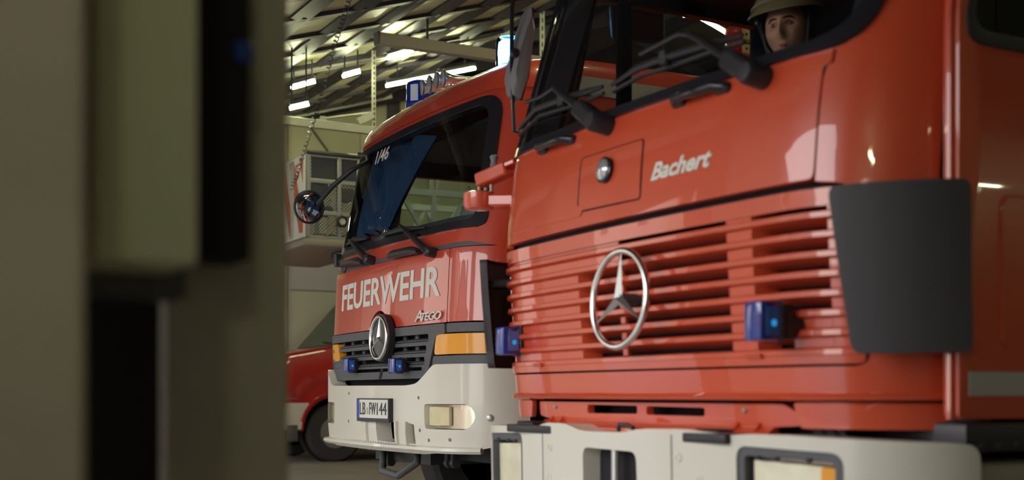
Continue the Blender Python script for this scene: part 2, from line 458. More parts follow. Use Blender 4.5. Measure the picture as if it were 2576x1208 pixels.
bm = NB(); box2(bm, (XW - .3, YB, 0), (XE + .2, YB + .2, 4.2)); struct('wall_back', bm, wall_up)
# roof deck: two slopes
deck = nmat('brown_roof_deck', (0.105, 0.092, 0.080), 0.75, noise=(5, .2))
bm = NB()
for (ya, yb) in ((YF - .7, 9), (9, YB + .3)):
    loft(bm, [[(x, ya, roof_z(ya)), (x, yb, roof_z(yb)), (x, yb, roof_z(yb) + .2), (x, ya, roof_z(ya) + .2)] for x in (XW - .3, XE + .3)])
roof = struct('ceiling', bm, deck)
# steel members under the deck, each its own part
def member(name, a, b, w, h, mat, parent): bm = NB(); add_bar(bm, a, b, w, h, bev=.004); return obj(name, bm, mat, parent)
for k in range(18):
    yy = .2 + k * 0.95
    member('purlin', (XW, yy, roof_z(yy) - .08), (XE, yy, roof_z(yy) - .08), .07, .16, M['dsteel'], roof)
for X in (-17.2, -15.6, -13.9, -12.15, -10.45, -8.7, -5.24, -1.78, 1.7):
    member('rafter', (X, -.2, roof_z(-.2) - .22), (X, 9, roof_z(9) - .22), .12, .16, M['dsteel'], roof)
    member('rafter', (X, 9, roof_z(9) - .22), (X, YB, roof_z(YB) - .22), .12, .16, M['dsteel'], roof)
# front of the hall: lintel and the piers between the bays
conc = nmat('grey_pier_concrete', (0.48, 0.43, 0.35), 0.75, noise=(4, .3), bump=0.08)
bm = NB(); box2(bm, (XW, .12, 3.10), (-1.75, .40, 3.46)); box2(bm, (-1.75, YD - .15, 3.02), (XE, YF + .1, 3.10)); lint = struct('wall_front', bm, nmat('pale_lintel_plaster', (.55, .52, .46), .8))
for X in (-5.24, -8.7, -12.15, -15.6, 1.7):
    bm = NB(); box2(bm, (X - .17, YF - .15, 0), (X + .17, .40, 3.10), .01, 1); obj('pier', bm, conc, lint)
# the near pier at the left edge of the picture, in front of the camera
Xp = -1.75
a = at(405, 900, X=Xp); b = at(729, 900, X=Xp)
bm = NB(); box2(bm, (Xp - .3, a.y, 0), (Xp, b.y, 3.3), .008, 1); obj('pier_post', bm, conc, lint)
pl = nmat('taupe_pier_plaster', (0.62, 0.54, 0.45), 0.8, noise=(5, .2), bump=0.05)
q = at(217, 600, X=-1.25)
bm = NB(); box2(bm, (-1.7, YF - .12, 0), (-1.25, q.y, 3.02), .006, 1); obj('pier_face', bm, pl, lint)
bm = NB(); box2(bm, (Xp - .3, q.y - .05, 0), (Xp - .008, a.y + .004, 3.2)); obj('pier_gap_shade', bm, M['shadowbox'], lint)  # black box painting the gap's shade over the post's side face
# pale green door control housing with a black guide channel behind it
p0 = at(238, 655, X=-1.45); p1 = at(500, 655, X=-1.45)
t = thing('door_housing', (-1.5, (p0.y + p1.y) / 2, p0.z), 'pale green door gear housing blurred in the foreground on the pier at left', 'housing')
pgreen = nmat('pale_green_enamel', (0.74, 0.74, 0.52), 0.5, noise=(3, .12))
bm = NB(); box2(bm, (-1.60, p0.y, p0.z), (-1.45, p1.y, 3.2), .008); obj('cover', bm, pgreen, t)
bm = NB(); box2(bm, (-1.66, p0.y - .02, p0.z - .03), (-1.58, p1.y + .02, 3.2), .006); obj('back_plate', bm, M['dgrey'], t)
c0 = at(508, 650, X=-1.66); c1 = at(632, 640, X=-1.66)
bm = NB(); box2(bm, (-1.75, c0.y - .05, c0.z), (-1.66, c1.y, 3.2), .006); obj('guide_channel', bm, M['shadowbox'], t)
bm = NB(); r0 = at(590, 100, X=-1.655); r1 = at(635, 160, X=-1.655); box2(bm, (-1.663, r0.y, r1.z), (-1.652, r1.y, r0.z), .002, 1); obj('indicator', bm, M['plateblue'], t, label='small dark blue indicator window')

# the bay the camera stands in is closed behind the camera by its own sectional door
dpg = nmat('door_panel_grey', (.30, .28, .24), .5)
bm = NB(); box2(bm, (-1.6, YD - .12, 0), (-1.24, YF - .04, 3.05)); d1 = struct('door_1', bm, M['dsteel'])
for i in range(6):
    bm = NB(); 
    if i in (2, 3, 4):  # unseen glazed rows, added so daylight reaches the pier
        for k in range(6):
            xa = .2 + k * .72
            box2(bm, (xa - .08, YD - .10, i * .5 + .006), (xa, YD - .05, i * .5 + .494), .004, 1)
            b_ = NB(); box2(b_, (xa, YD - .08, i * .5 + .02), (xa + .64, YD - .07, i * .5 + .48)); obj('pane', b_, M['glass'], d1)
        box2(bm, (-1.24, YD - .10, i * .5 + .006), (.12, YD - .05, i * .5 + .494), .004, 1)
    else: box2(bm, (-1.24, YD - .10, i * .5 + .006), (XE, YD - .05, i * .5 + .494), .004, 1)
    obj('panel', bm, dpg, d1)

# ------------------------------------------------------------------ raised sectional door leaves under the front slope
pane_m = nmat('frosted_door_pane', (0.56, 0.54, 0.33), 0.45, noise=(2, .08))
lz = lambda Y: roof_z(Y) - .40
def door_leaf(xc, label, first=None):
    t = thing('sectional_door', (xc, 3.6, lz(3.6)), label, 'garage door', 'sectional doors raised under the roof')
    y0 = 2.75
    for i in range(7):
        ya, yb = y0 + i * .53, y0 + (i + 1) * .53
        bm = NB()
        for yy in (ya + .05, yb - .05): add_bar(bm, (xc - 1.6, yy, lz(yy)), (xc + 1.6, yy, lz(yy)), .085, .055)
        for k in range(5):
            X = xc - 1.56 + k * .78; add_bar(bm, (X, ya, lz(ya)), (X, yb, lz(yb)), .10, .06)
        s = obj('door_section', bm, M['dsteel'], t)
        for k in range(4):
            X = xc - 1.56 + k * .78 + .39
            bm = NB(); add_bar(bm, (X, ya + .07, lz(ya + .07) + .012), (X, yb - .07, lz(yb - .07) + .012), .70, .012); obj('pane', bm, pane_m, s)
    for sx in (-1, 1):
        X = xc + sx * 1.66
        bm = NB(); add_bar(bm, (X, .7, lz(.7) - .02), (X, 6.6, lz(6.6) - .02), .05, .07, bev=.004); obj('track', bm, M['steel'], t, label='galvanised door track')
    return t
door_leaf(-10.44, 'raised sectional door of the ladder bay with pale frosted panes')
door_leaf(-13.88, 'raised sectional door of the van bay with pale frosted panes, furthest left')
# ------------------------------------------------------------------ rails, hangers and fittings at the far bays
def tube_thing(name, a, b, w, h, mat, label, cat, group=None):
    bm = NB(); add_bar(bm, a, b, w, h, bev=.004); return obj(name, bm, mat, None, label=label, cat=cat, group=group)
XA = -10.5
a = at(950, 97, X=XA); b = at(1330, 152, X=XA); b.z = a.z
bm = NB(); add_bar(bm, a, b + EY * 2.0, .09, .105, bev=.006); rail = obj('extraction_rail', bm, nmat('beige_rail', (0.34, 0.29, 0.22), .45), None, label='long beige exhaust rail hanging level under the roof above the white lettered fire engine', cat='rail')
bm = NB(); add_box(bm, a + Vector((0, -.01, 0)), (.10, .015, .115)); obj('end_cap', bm, M['dgrey'], rail)
for dy in (.5, 1.9, 3.2):
    bm = NB(); p = a + EY * dy; add_cyl(bm, p + EZ * .05, Vector((p.x, p.y, roof_z(p.y))), .012, n=6); obj('hanger_rod', bm, M['dsteel'], rail)
XS = -11.75
s_top = at(937, 106, X=XS); s_bot = at(940, 322, X=XS)
t = thing('track_hanger', s_bot, 'perforated galvanised angle hanging from the roof to the lower door rail', 'hanger')
bm = NB(); box2(bm, s_bot + Vector((-.003, -.022, 0)), Vector((s_bot.x + .003, s_bot.y + .022, roof_z(s_bot.y) - .02))); box2(bm, s_bot + Vector((-.04, .018, 0)), Vector((s_bot.x, s_bot.y + .022, roof_z(s_bot.y) - .02))); ag = obj('angle_bar', bm, M['steel'], t)
bm = NB(); z = s_bot.z + .04
while z < roof_z(s_bot.y) - .1: add_box(bm, (s_bot.x + .004, s_bot.y + .004, z), (.004, .012, .03)); z += .052
obj('slot', bm, M['shadowbox'], ag, kind='stuff')
bm = NB(); a = at(812, 299, X=XS); b = at(928, 284, X=XS); add_cyl(bm, a, b, .012, n=8); c = at(930, 284, X=XS); add_box(bm, a, (.03, .05, .05)); add_bar(bm, at(900, 306, X=XS + .02), at(938, 288, X=XS + .02), .04, .07); obj('brace', bm, M['steel'], t)
a = at(700, 300, X=XS); b = at(955, 331, X=XS)
bm = NB(); add_bar(bm, a - EY * .6, b, .05, .085, bev=.004); obj('lower_rail', bm, M['steel'], t)
bm = NB(); a = at(735, 153, X=XS); b = at(942, 99, X=XS); add_bar(bm, a - (b - a) * .5, b, .05, .055, bev=.004); obj('upper_rail', bm, M['steel'], t)
for px in (1083, 1099):
    p = at(px, 130, X=-14.2)
    bm = NB(); box2(bm, (p.x - .02, p.y - .025, 3.3), (p.x + .02, p.y + .025, roof_z(p.y) - .02), .003, 1)
    tag(obj('strut', bm, M['steel']), ('left' if px < 1090 else 'right') + ' one of two slim galvanised struts hanging side by side behind the air horns', 'strut', 'pair of galvanised roof struts')
p = at(1364, 60, X=-11.9)
bm = NB(); box2(bm, (p.x - .003, p.y - .03, 3.4), (p.x + .003, p.y + .03, roof_z(p.y) - .02)); o = obj('perforated_strut', bm, M['steel'], None, label='perforated galvanised strut seen beside the near truck mirror', cat='strut')
bm = NB(); z = 3.5
while z < roof_z(p.y) - .1: add_box(bm, (p.x + .003, p.y, z), (.004, .016, .05)); z += .09
obj('slot', bm, M['shadowbox'], o, kind='stuff')
p = at(985, 290, X=XW + .1)
bm = NB(); box2(bm, (XW + .03, p.y - .05, 0), (XW + .12, p.y + .05, roof_z(p.y) - .05), .006, 1); box2(bm, (XW + .03, p.y + .07, 0), (XW + .07, p.y + .16, roof_z(p.y) - .05), .006, 1); obj('column', bm, M['dgrey'], wl)
# small round duct head on a stub arm
a = at(905, 212, X=-16.6); b = at(913, 250, X=-16.6)
t = thing('duct_head', b, 'small round grey pipe end hanging from the roof by the cream wall', 'pipe')
bm = NB(); add_tube(bm, [Vector((a.x, a.y, roof_z(a.y))), a, b], .04, 10); obj('stub', bm, M['dgrey'], t)
bm = NB(); add_lathe(bm, [(.045, -.05), (.085, -.03), (.085, .03), (.06, .05)], b, (1, -.3, -.2), 18); obj('head', bm, M['dgrey'], t)
# bracing wire on the wall
bm = NB(); add_cyl(bm, at(748, 275, X=XW + .06), at(830, 388, X=XW + .06), .014, n=6); obj('brace_rod', bm, M['dgrey'], wl)
# ------------------------------------------------------------------ fluorescent lamps
def lamp(a, b, label, group='fluorescent lamps under the roof'):
    a, b = Vector(a), Vector(b); m = (a + b) / 2
    t = thing('fluorescent_lamp', m, label, 'ceiling lamp', group)
    bm = NB(); add_bar(bm, a + EZ * .045, b + EZ * .045, .05, .04, bev=.004); obj('housing', bm, M['dgrey'], t)
    bm = NB(); add_cyl(bm, a, b, .0165, n=10); obj('tube', bm, M['tube'], t)
    bm = NB()
    for f in (.12, .88):
        p = a.lerp(b, f); add_cyl(bm, p + EZ * .06, Vector((p.x, p.y, roof_z(p.y))), .008, n=6)
    obj('hanger', bm, M['dsteel'], t)
    return t
def on_roof(px, py, drop):
    d = ray(px, py); t0 = 3.0
    for i in range(4000):
        t0 += .01
        if CAM_H + d.z * t0 > roof_z(d.y * t0) - drop: break
    return d * t0 + Vector((0, 0, CAM_H))
for pa, pb, drop, lab in (((972, 216), (1195, 172), .65, 'long bright fluorescent lamp above the air horns'),
        ((732, 222), (792, 205), .62, 'short bright fluorescent lamp at the left beside the post, upper of two'),
        ((728, 273), (776, 262), .95, 'short bright fluorescent lamp at the left beside the post, lower of two'),
        ((862, 192), (905, 180), .62, 'short fluorescent lamp between rail hanger and long lamp'),
        ((975, 146), (1038, 127), .60, 'fluorescent lamp just under the left end of the beige rail')):
    lamp(on_roof(*pa, drop), on_roof(*pb, drop), lab)
lamp(at(1676, 14, X=-12.2), at(1722, 40, X=-12.2), 'short bright lamp seen through the near truck cab, beside the inner mirror')
lamp(at(1750, 38, X=-12.0), at(1850, 96, X=-12.0), 'long bright lamp seen through the near truck cab, left of the helmet')
for X, Y, wh in ((-1.2, 8, 'middle row, over the pier bay'), (-5.2, 4.0, 'front row, between the two fire engines'), (-5.2, 8, 'middle row, between the two fire engines'), (-8.7, 4.5, 'front row, behind the second fire engine'), (-8.7, 8, 'middle row, behind the second fire engine'), (-15.6, 3.2, 'front row, over the van')):
    lamp((X, Y - .75, roof_z(Y - .75) - .34), (X, Y + .75, roof_z(Y + .75) - .34), 'fluorescent lamp above the picture, ' + wh, None)
lamp((.1, -.35, 2.75), (.45, -.35, 2.75), 'short fill lamp added over the camera to brighten the pier', None)  # unseen fill tube, added to brighten the pier
vl = [Vector((0, 0, CAM_H)) + ray(*p) * 12.0 for p in ((2400, 345), (2528, 358))]
mx_ = -2.32
lamp(*[Vector((2 * mx_ - v.x, v.y, v.z)) for v in vl], 'fluorescent lamp hanging low at the back of the empty bay, mirrored in the cab door', None)
# ------------------------------------------------------------------ spiral cable
pts2 = [(880, -30), (860, 60), (838, 124), (816, 215), (795, 285), (772, 355), (752, 425), (733, 475)]
P = []
for i, (px, py) in enumerate(pts2):
    dp = 9.6 + i * .36; d = ray(px, py); P.append(Vector((0, 0, CAM_H)) + d * dp)
P[0].z = lz(P[0].y) - .04
def poly_at(P, f):
    f *= len(P) - 1; i = min(int(f), len(P) - 2); return P[i].lerp(P[i + 1], f - i)
N = 42 * 9; c = []
for i in range(N + 1):
    f = i / N; p = poly_at(P, f); a = 2 * math.pi * i / 9
    d = (poly_at(P, min(1, f + .01)) - poly_at(P, max(0, f - .01))); fr = frame_for(d)
    c.append(p + fr @ Vector((.017 * math.cos(a), .017 * math.sin(a), 0)))
bm = NB(); add_tube(bm, c, .004, 5); obj('spiral_cable', bm, M['black'], None, label='black spiral charging cable hanging from the roof to the rescue cage', cat='cable')
# ================================================================== the near fire engine
NX, NY = -3.513, 2.332
def rake_body(w):
    if w > 1.45: d = w - 1.45; return .085 * d + .30 * max(0, d - .15) ** 2
    d = 1.45 - w; return .05 * d + .05 * d * d
RB = rake_body(1.83)
def rake_ws(w): return rake_body(w) if w < 1.80 else RB + .30 * (w - 1.83)
half = half_plan(.80, .03, .34, 84, 1.75)
S = Surf(NX, NY, half, rake_body)
SW = Surf(NX, NY, half, rake_ws)
tr = thing('fire_engine', (NX, NY + 1.2, 0), 'large orange red fire engine in front with slatted grille and big chrome star', 'fire engine', )
SD = S.h(2372, 300)[0]                       # door seam
HS = .905
# red front shell with the hood and grille openings cut out
hole = round_poly([(-1.035, .945), (1.035, .945), (1.035, 1.40), (.985, 1.452), (HS, 1.462), (HS, 1.79), (.93, 1.795), (.93, 1.835), (-.93, 1.835), (-.93, 1.795), (-HS, 1.79), (-HS, 1.462), (-.985, 1.452), (-1.035, 1.40)],
                  [.05, .05, .03, .02, .0, .0, 0, 0, 0, 0, 0, 0, .02, .03], 4)
bm = NB(); skin(bm, S, [(-SD, .852), (SD, .852), (SD, 1.86), (-SD, 1.86)], 0, .025, .006, [hole], ds=.035, dw=.06)
shell = obj('cab_front_shell', bm, M['red'], tr)
# rolled lip along the lower edge, and the apron corners under it
bm = NB(); strip(bm, S, [(-.02, .868), (.012, .872), (.022, .862), (.018, .852), (-.02, .848)], -SD + .02, SD - .02); obj('lower_lip', bm, M['red'], tr)
for a, b in ((.80, SD - .01), (-SD + .01, -.76)):
    bm = NB(); o_ = [(a, .768), (b, .768), (b, .843), (a - .02 if a > 0 else a, .843)] if a > 0 else [(a, .768), (b - .0, .775), (b + .02, .843), (a, .843)]
    skin(bm, S, round_poly(o_, .015, 3), -.004, .02, .005); obj('corner_apron', bm, M['red'], tr)
# hood flap
bm = NB(); skin(bm, S, round_poly([(-HS + .006, 1.468), (HS - .006, 1.468), (HS - .006, 1.784), (.922, 1.80), (.922, 1.86), (-.922, 1.86), (-.922, 1.80), (-HS + .006, 1.784)], [.02, .02, 0, 0, 0, 0, 0, 0], 3), .002, .03, .006, ds=.05, dw=.05)
hood = obj('hood_flap', bm, M['red'], tr)
# flat pressing on the left of the hood and the maintenance hatch with its round lamp
a = [S.h(*p) for p in ((1283, 592), (1300, 556), (1475, 515), (1462, 546))]
bm = NB(); skin(bm, S, round_poly([a[0], a[3], a[2], a[1]], .012, 3), .007, .007, .005, dw=.03); obj('pressed_field', bm, M['red'], hood)
hp = [S.h(*p) for p in ((1458, 532), (1611, 499), (1621, 352), (1468, 401))]
bm = NB(); skin(bm, S, round_poly(hp, .014, 4), .0065, .008, .004, dw=.04); hatch = obj('maintenance_hatch', bm, M['red'], tr)
q = [(x + .0055 * sx, y + .0055 * sy) for (x, y), sx, sy in zip(hp, (-2.4, 1, 1, -2.4), (-1, -1, 1, 1))]
bm = NB(); skin(bm, S, round_poly(q, .018, 4), .0035, .004, .002, dw=.04); obj('hatch_gasket', bm, M['shadowbox'], hatch)
l = S.h(1530, 430); c = S.pos(*l, .016); n = S.nrm(*l)
bm = NB(); add_lathe(bm, [(.046, -.012), (.046, .006), (.040, .010), (.038, .004), (.030, .001), (.001, -.001)], c, n, 32); o = obj('round_lamp', bm, M['blackgloss'], tr)
bm = NB(); add_lathe(bm, [(.040, .004), (.036, .013), (.022, .02), (.001, .023)], c, n, 32); obj('lamp_lens', bm, nmat('lamp_glass', (.55, .57, .60), .08, metal=.6, coat=1), o)
# lettering
b0 = S.h(1640, 457); b1 = S.h(1792, 417); t0 = S.h(1652, 401)
hgt = .058
def letters(u, v, d): return S.pos(b0[0] + (b1[0] - b0[0]) * u, b0[1] + (b1[1] - b0[1]) * u * .6 + hgt * v, .006 - d)
obj('lettering', text_bm('Bachert', letters, .004, .028, .34, 1.0), M['whiteplain'], tr, label='cream italic raised lettering on the hood')
# black cavity behind all gaps
bm = NB()
for s0, s1, w0, w1 in ((-1.06, 1.06, .90, 1.50), (-.96, .96, 1.44, 1.86), (-1.15, -.86, 1.4, 1.86), (.86, 1.15, 1.4, 1.86)):
    skin(bm, S, [(s0, w0), (s1, w0), (s1, w1), (s0, w1)], -.095 if w0 == .90 else -.04, .01, 0, ds=.08, dw=.2)
obj('cavity', bm, M['shadowbox'], tr)
# grille: top and bottom band, eight slats, closed fields and ribs
bm = NB(); skin(bm, S, round_poly([(-1.025, 1.392), (1.025, 1.392), (1.02, 1.425), (.975, 1.442), (-.975, 1.442), (-1.02, 1.425)], .012, 3), .0, .05, .006, dw=.03); gt = obj('grille_top_band', bm, M['red'], tr)
bm = NB(); skin(bm, S, round_poly([(-1.025, .953), (1.022, .953), (1.022, .992), (-1.025, .984)], [.03, .03, 0, 0], 4), .006, .05, .006, dw=.03); obj('grille_bottom_band', bm, M['red'], tr)
bm = NB()
for u in (-.66, .62): strip(bm, S, [(-.01, .972), (.016, .974), (.02, .988), (-.01, .99)], u, u + .065)
obj('grille_catch', bm, M['red'], tr)
WK = [1.0 + .0545 * k for k in range(8)]
for k, w in enumerate(WK):
    bm = NB()
    prof = [(.000, w - .002), (.008, w - .006), (.009, w - .020), (.003, w - .025), (-.062, w - .047), (-.064, w - .040), (-.030, w - .010)]
    strip(bm, S, prof, -1.025 + (.015 if k > 5 else 0), 1.022); obj('grille_slat', bm, M['red'], tr)
def filler(s0, s1, ks, o=-.012, name='grille_field', slope=True):
    bm = NB()
    for k in ks:
        lo, hi = WK[k] - .003, (WK[k] + .0545 - .024)
        n = 1 if s1 - s0 < .1 else 1
        x0 = s0; x1 = s1
        poly = [(x0, lo), (x1, lo), (x1, hi), (x0, hi)]
        skin(bm, S, poly, o, .012, .003, dw=.2)
        if slope: 
            for side, xx in ((1, x1), (-1, x0)):
                a, b = S.pos(xx, lo, o), S.pos(xx, hi, o); c_, d_ = S.pos(xx + side * .045, hi, -.075), S.pos(xx + side * .028, lo, -.075)
                vv = [bm.verts.new(p) for p in (a, b, c_, d_)]; bm.faces.new(vv)
    return obj(name, bm, M['red'], tr, recalc=True)
filler(-.985, -.31, range(0, 6)); filler(-.985, -.03, (6, 7), slope=False)
filler(.545, .655, range(8), o=-.006, name='grille_rib'); filler(.935, 1.005, range(8), o=-.006, name='grille_rib'); filler(-.055, -.025, range(6), o=-.02, name='grille_rib', slope=False)
# flattened closed end field at the lower right
filler(.80, .945, (0, 1), o=-.010, slope=False)
# the star
e = S.h(1557, 752); c = S.pos(*e, .075); c = at(1557, 752, Y=c.y)
star_emblem(tr, c, .172, rad(3), M['chrome'], ring=.0115)
bm = NB(); add_cyl(bm, c + EY * .09, c - EY * .005, .02, n=12); obj('emblem_mount', bm, M['dgrey'], tr)
# blue flashers on the grille
def flasher(root, px, py, Sx, w, h, dl, dh, out, name='blue_flasher'):
    s = Sx.h(px, py); c = Sx.pos(s[0], s[1], out); c = at(px, py, Y=c.y)
    y = c.y
    bm = NB(); box2(bm, (c.x - w / 2, y, c.z - h / 2), (c.x + w / 2, y + dl, c.z + h / 2), .009, 2); o = obj(name, bm, M['blue'], root, label='blue flasher lens with black housing')
    bm = NB(); box2(bm, (c.x - w * .52, y + dl * .95, c.z - h * .53), (c.x + w * .52, y + dl * 1.06, c.z + h * .53), .005, 1)
    box2(bm, (c.x - w * .46, y + dl, c.z - h * .46), (c.x + w * .46, y + dl + dh * .6, c.z + h * .46), .012, 2)
    add_cyl(bm, Vector((c.x, y + dl, c.z - h * .1)), Vector((c.x, y + dl + dh, c.z - h * .1)), h * .33, n=14); obj('housing', bm, M['black'], o)
    bm = NB(); box2(bm, (c.x - w * .32, y + .004, c.z - h * .36), (c.x + w * .32, y + .010, c.z + h * .36), .004, 1); box2(bm, (c.x + w * .5 - .006, y + dl * .25, c.z - h * .36), (c.x + w * .5 + .0015, y + dl * .9, c.z + h * .36), .003, 1); obj('lens_rib', bm, nmat('pale_blue_lens', (.06, .16, .46), .12, coat=1), o)
    bm = NB(); add_lathe(bm, [(.001, 0), (h * .09, .002), (.001, .004)], (c.x + w * .5 + .001, y + dl * .6, c.z - h * .05), EX, 10); obj('lamp_glint', bm, M['blueglint'], o)  # small glowing disc, a glint painted on the lens side
    return o
flasher(tr, 1891, 808, S, .075, .113, .078, .085, .135)
flasher(tr, 1256, 858, S, .075, .113, .078, .085, .135)
# windscreen, seal, cab side and pillars
ws = round_poly([(-1.0, 1.845), (1.015, 1.845), (1.05, 2.60), (-.96, 2.60)], [.05, .16, .1, .08], 7)
wsi = [(x * .965, 2.225 + (y - 2.225) * .94) for x, y in ws]
wso = [(x * 1.018, 2.225 + (y - 2.225) * 1.035) for x, y in ws]
bm = NB(); skin(bm, SW, wso, .014, .05, .012, [wsi], ds=.05, dw=.1); obj('windscreen_seal', bm, M['blackgloss'], tr)
bm = NB(); skin(bm, SW, [(x * .98, 2.225 + (y - 2.225) * .96) for x, y in ws], .002, .006, 0, ds=.05, dw=.1); obj('windscreen', bm, M['glass'], tr)
bm = NB(); skin(bm, SW, [(-SD, 1.85), (SD, 1.85), (SD - .02, 2.68), (-SD + .02, 2.68)], 0, .03, .004, [[(x * 1.0, 2.225 + (y - 2.225) * 1.02) for x, y in ws]], ds=.04, dw=.1); obj('windscreen_surround', bm, M['red'], tr)
# black trim on the inside of the left pillar
bm = NB(); skin(bm, SW, [(-1.12, 1.84), (-.90, 1.84), (-.84, 2.62), (-1.10, 2.62)], -.035, .09, .01, ds=.05, dw=.15); obj('pillar_trim', bm, M['trim'], tr)
bm = NB(); skin(bm, SW, [(.93, 1.84), (1.2, 1.84), (1.2, 2.62), (.93, 2.62)], -.04, .06, .01, ds=.05, dw=.15); obj('pillar_trim', bm, M['trim'], tr)
bm = NB(); skin(bm, SW, [(-1.0, 2.56), (1.0, 2.56), (1.0, 2.68), (-1.0, 2.68)], -.05, .06, .01, ds=.1, dw=.15); obj('header_trim', bm, M['trim'], tr)
XL = NX - 1.165; XR = NX + 1.165
# left side of the cab (far side): door frame with window, quarter light bar
dv = at(1567, 150, X=XL).y; bp = at(1896, 150, X=XL).y
fa = at(1425, 330, X=XL); fb = at(1480, 8, X=XL); tz = at(1530, 6, X=XL).z
YBK = NY + 1.78
outer = [(NY + .36, .85), (YBK, .85), (YBK, 2.78), (NY + .62, 2.78), (NY + .40, 1.9)]
win = round_poly([(fa.y - .02, 1.93), (bp, 1.93), (bp, tz), (fb.y, tz)], .03, 4)
bm = NB(); add_prism(bm, outer, (XL + .03, 0, 0), EY, EZ, -EX, .05, 0, [win]); ld = obj('far_cab_side', bm, M['red'], tr)
bm = NB(); add_prism(bm, [(NY + .40, .88), (YBK - .02, .88), (YBK - .02, 2.74), (NY + .64, 2.74), (NY + .46, 1.9)], (XL + .05, 0, 0), EY, EZ, -EX, .02, 0, [win]); obj('side_lining', bm, M['trim'], ld)
bm = NB(); box2(bm, (XL - .02, dv - .028, 1.9), (XL + .035, dv + .028, tz + .02), .006); add_cyl(bm, Vector((XL + .04, dv + .012, 1.92)), Vector((XL + .04, dv + .012, tz)), .008, n=6); obj('quarter_light_bar', bm, M['trim'], ld)
bm = NB(); box2(bm, (XL - .022, bp - .01, 1.3), (XL + .06, bp + .075, tz + .02), .008); add_cyl(bm, Vector((XL + .065, bp - .004, 1.92)), Vector((XL + .065, bp - .004, tz)), .006, n=6); obj('door_pillar', bm, M['trim'], ld)
bm = NB(); add_prism(bm, win, (XL - .004, 0, 0), EY, EZ, -EX, .004); obj('side_window', bm, glass('smoked_side_glass', (.66, .66, .66)), ld)
# near side: door with window
y0 = at(2383, 300, X=XR).y
dz0 = .80
wlow = at(2460, 82, X=XR + .01)
dwin = round_poly([(wlow.y - .045, wlow.z + .0), (y0 + 1.12, wlow.z), (y0 + 1.12, 2.58), (y0 + .26, 2.58)], [.07, .05, .05, .05], 6)
outer = round_poly([(y0 + .012, dz0), (y0 + 1.25, dz0), (y0 + 1.25, 2.70), (y0 + .20, 2.70), (y0 + .012, 1.95)], [.02, .03, .05, .05, .1], 4)
wo = round_poly([(wlow.y - .085, wlow.z - .04), (y0 + 1.16, wlow.z - .04), (y0 + 1.16, 2.62), (y0 + .22, 2.62)], [.09, .06, .06, .06], 6)
bm = NB(); add_prism(bm, outer, (XR + .028, 0, 0), EY, EZ, -EX, .05, .012, [dwin]); dr = obj('cab_door', bm, M['red'], tr)
bm = NB(); add_prism(bm, wo, (XR + .034, 0, 0), EY, EZ, -EX, .02, .006, [dwin]); obj('window_seal', bm, M['rubber'], dr)
bm = NB(); add_prism(bm, dwin, (XR + .012, 0, 0), EY, EZ, -EX, .004); obj('side_window', bm, M['glass'], dr)
s0 = at(2420, 935, X=XR + .03); s1 = at(2420, 996, X=XR + .03)
bm = NB(); box2(bm, (XR + .026, y0 + .05, s1.z), (XR + .0305, y0 + 1.24, s0.z)); obj('reflective_stripe', bm, M['stripe'], dr, label='grey reflective stripe')
p = at(2516, 485, X=XR + .03); p2 = at(2530, 880, X=XR + .03)
ring = round_poly([(p.y, p2.z), (p.y + .42, p2.z), (p.y + .42, p.z), (p.y - .0, p.z)], .05, 6); ri = [(p.y + .21 + (x - p.y - .21) * .955, (p.z + p2.z) / 2 + (z - (p.z + p2.z) / 2) * .97) for x, z in ring]
bm = NB(); add_prism(bm, ring, (XR + .036, 0, 0), EY, EZ, -EX, .012, .005, [ri]); obj('pressed_frame', bm, M['red'], dr)
bm = NB(); add_tube(bm, [Vector((XR + .005, y0 + .004, z)) for z in (.80, 1.4, 1.9)] + [Vector((XR + .0, y0 + .06, 2.3)), Vector((XR - .01, y0 + .13, 2.7))], .012, 8); obj('door_edge_seam', bm, M['red'], tr)
bm = NB(); box2(bm, (XR - .02, y0 + 1.27, .8), (XR + .028, YBK, 2.75), .01); obj('rear_cab_side', bm, M['red'], tr)
# rest of the cab: back wall, roof, floor
bm = NB(); box2(bm, (XL, YBK - .04, .85), (XR, YBK, 2.78), .01); obj('cab_back_wall', bm, M['trim'], tr)
bm = NB(); box2(bm, (XL, NY + .52, 2.68), (XR, YBK, 2.80), .04, 3); obj('cab_roof', bm, M['red'], tr)
bm = NB(); box2(bm, (XL + .05, NY + .45, .86), (XR - .05, YBK - .05, 1.18)); obj('cab_floor', bm, M['black'], tr)
bm = NB(); box2(bm, (XL + .07, NY + .30, 1.45), (XR - .09, NY + .62, 1.79), .03); obj('dashboard', bm, M['trim'], tr)
bm = NB(); c = Vector((NX + .55, NY + .72, 1.92)); ax = Vector((0, -.45, .9)); f = frame_for(ax)
add_tube(bm, [c + f @ Vector((.22 * math.cos(a), .22 * math.sin(a), 0)) for a in [2 * math.pi * i / 28 for i in range(28)]], .016, 8, closed=True); add_cyl(bm, c - ax * .01, c - ax * .4, .03); add_bar(bm, c + EX * .21, c - EX * .21, .04, .02); obj('steering_wheel', bm, M['black'], tr)
def seat(root, x, y, z, mat):
    bm = NB(); box2(bm, (x - .25, y - .25, z - .14), (x + .25, y + .26, z), .05, 3); s = obj('seat', bm, mat, root)
    bm = NB(); add_box(bm, (x, y + .31, z + .32), (.46, .13, .70), Matrix.Rotation(rad(-10), 3, 'X'), .05, 3); obj('backrest', bm, mat, s)
    bm = NB(); box2(bm, (x - .2, y - .2, z - .45), (x + .2, y + .2, z - .13)); obj('seat_base', bm, M['black'], s); return s
SEATZ = 1.62
seat(tr, NX - .25, NY + 1.02, SEATZ, M['seat']); seat(tr, NX + .55, NY + 1.20, SEATZ, M['seat'])
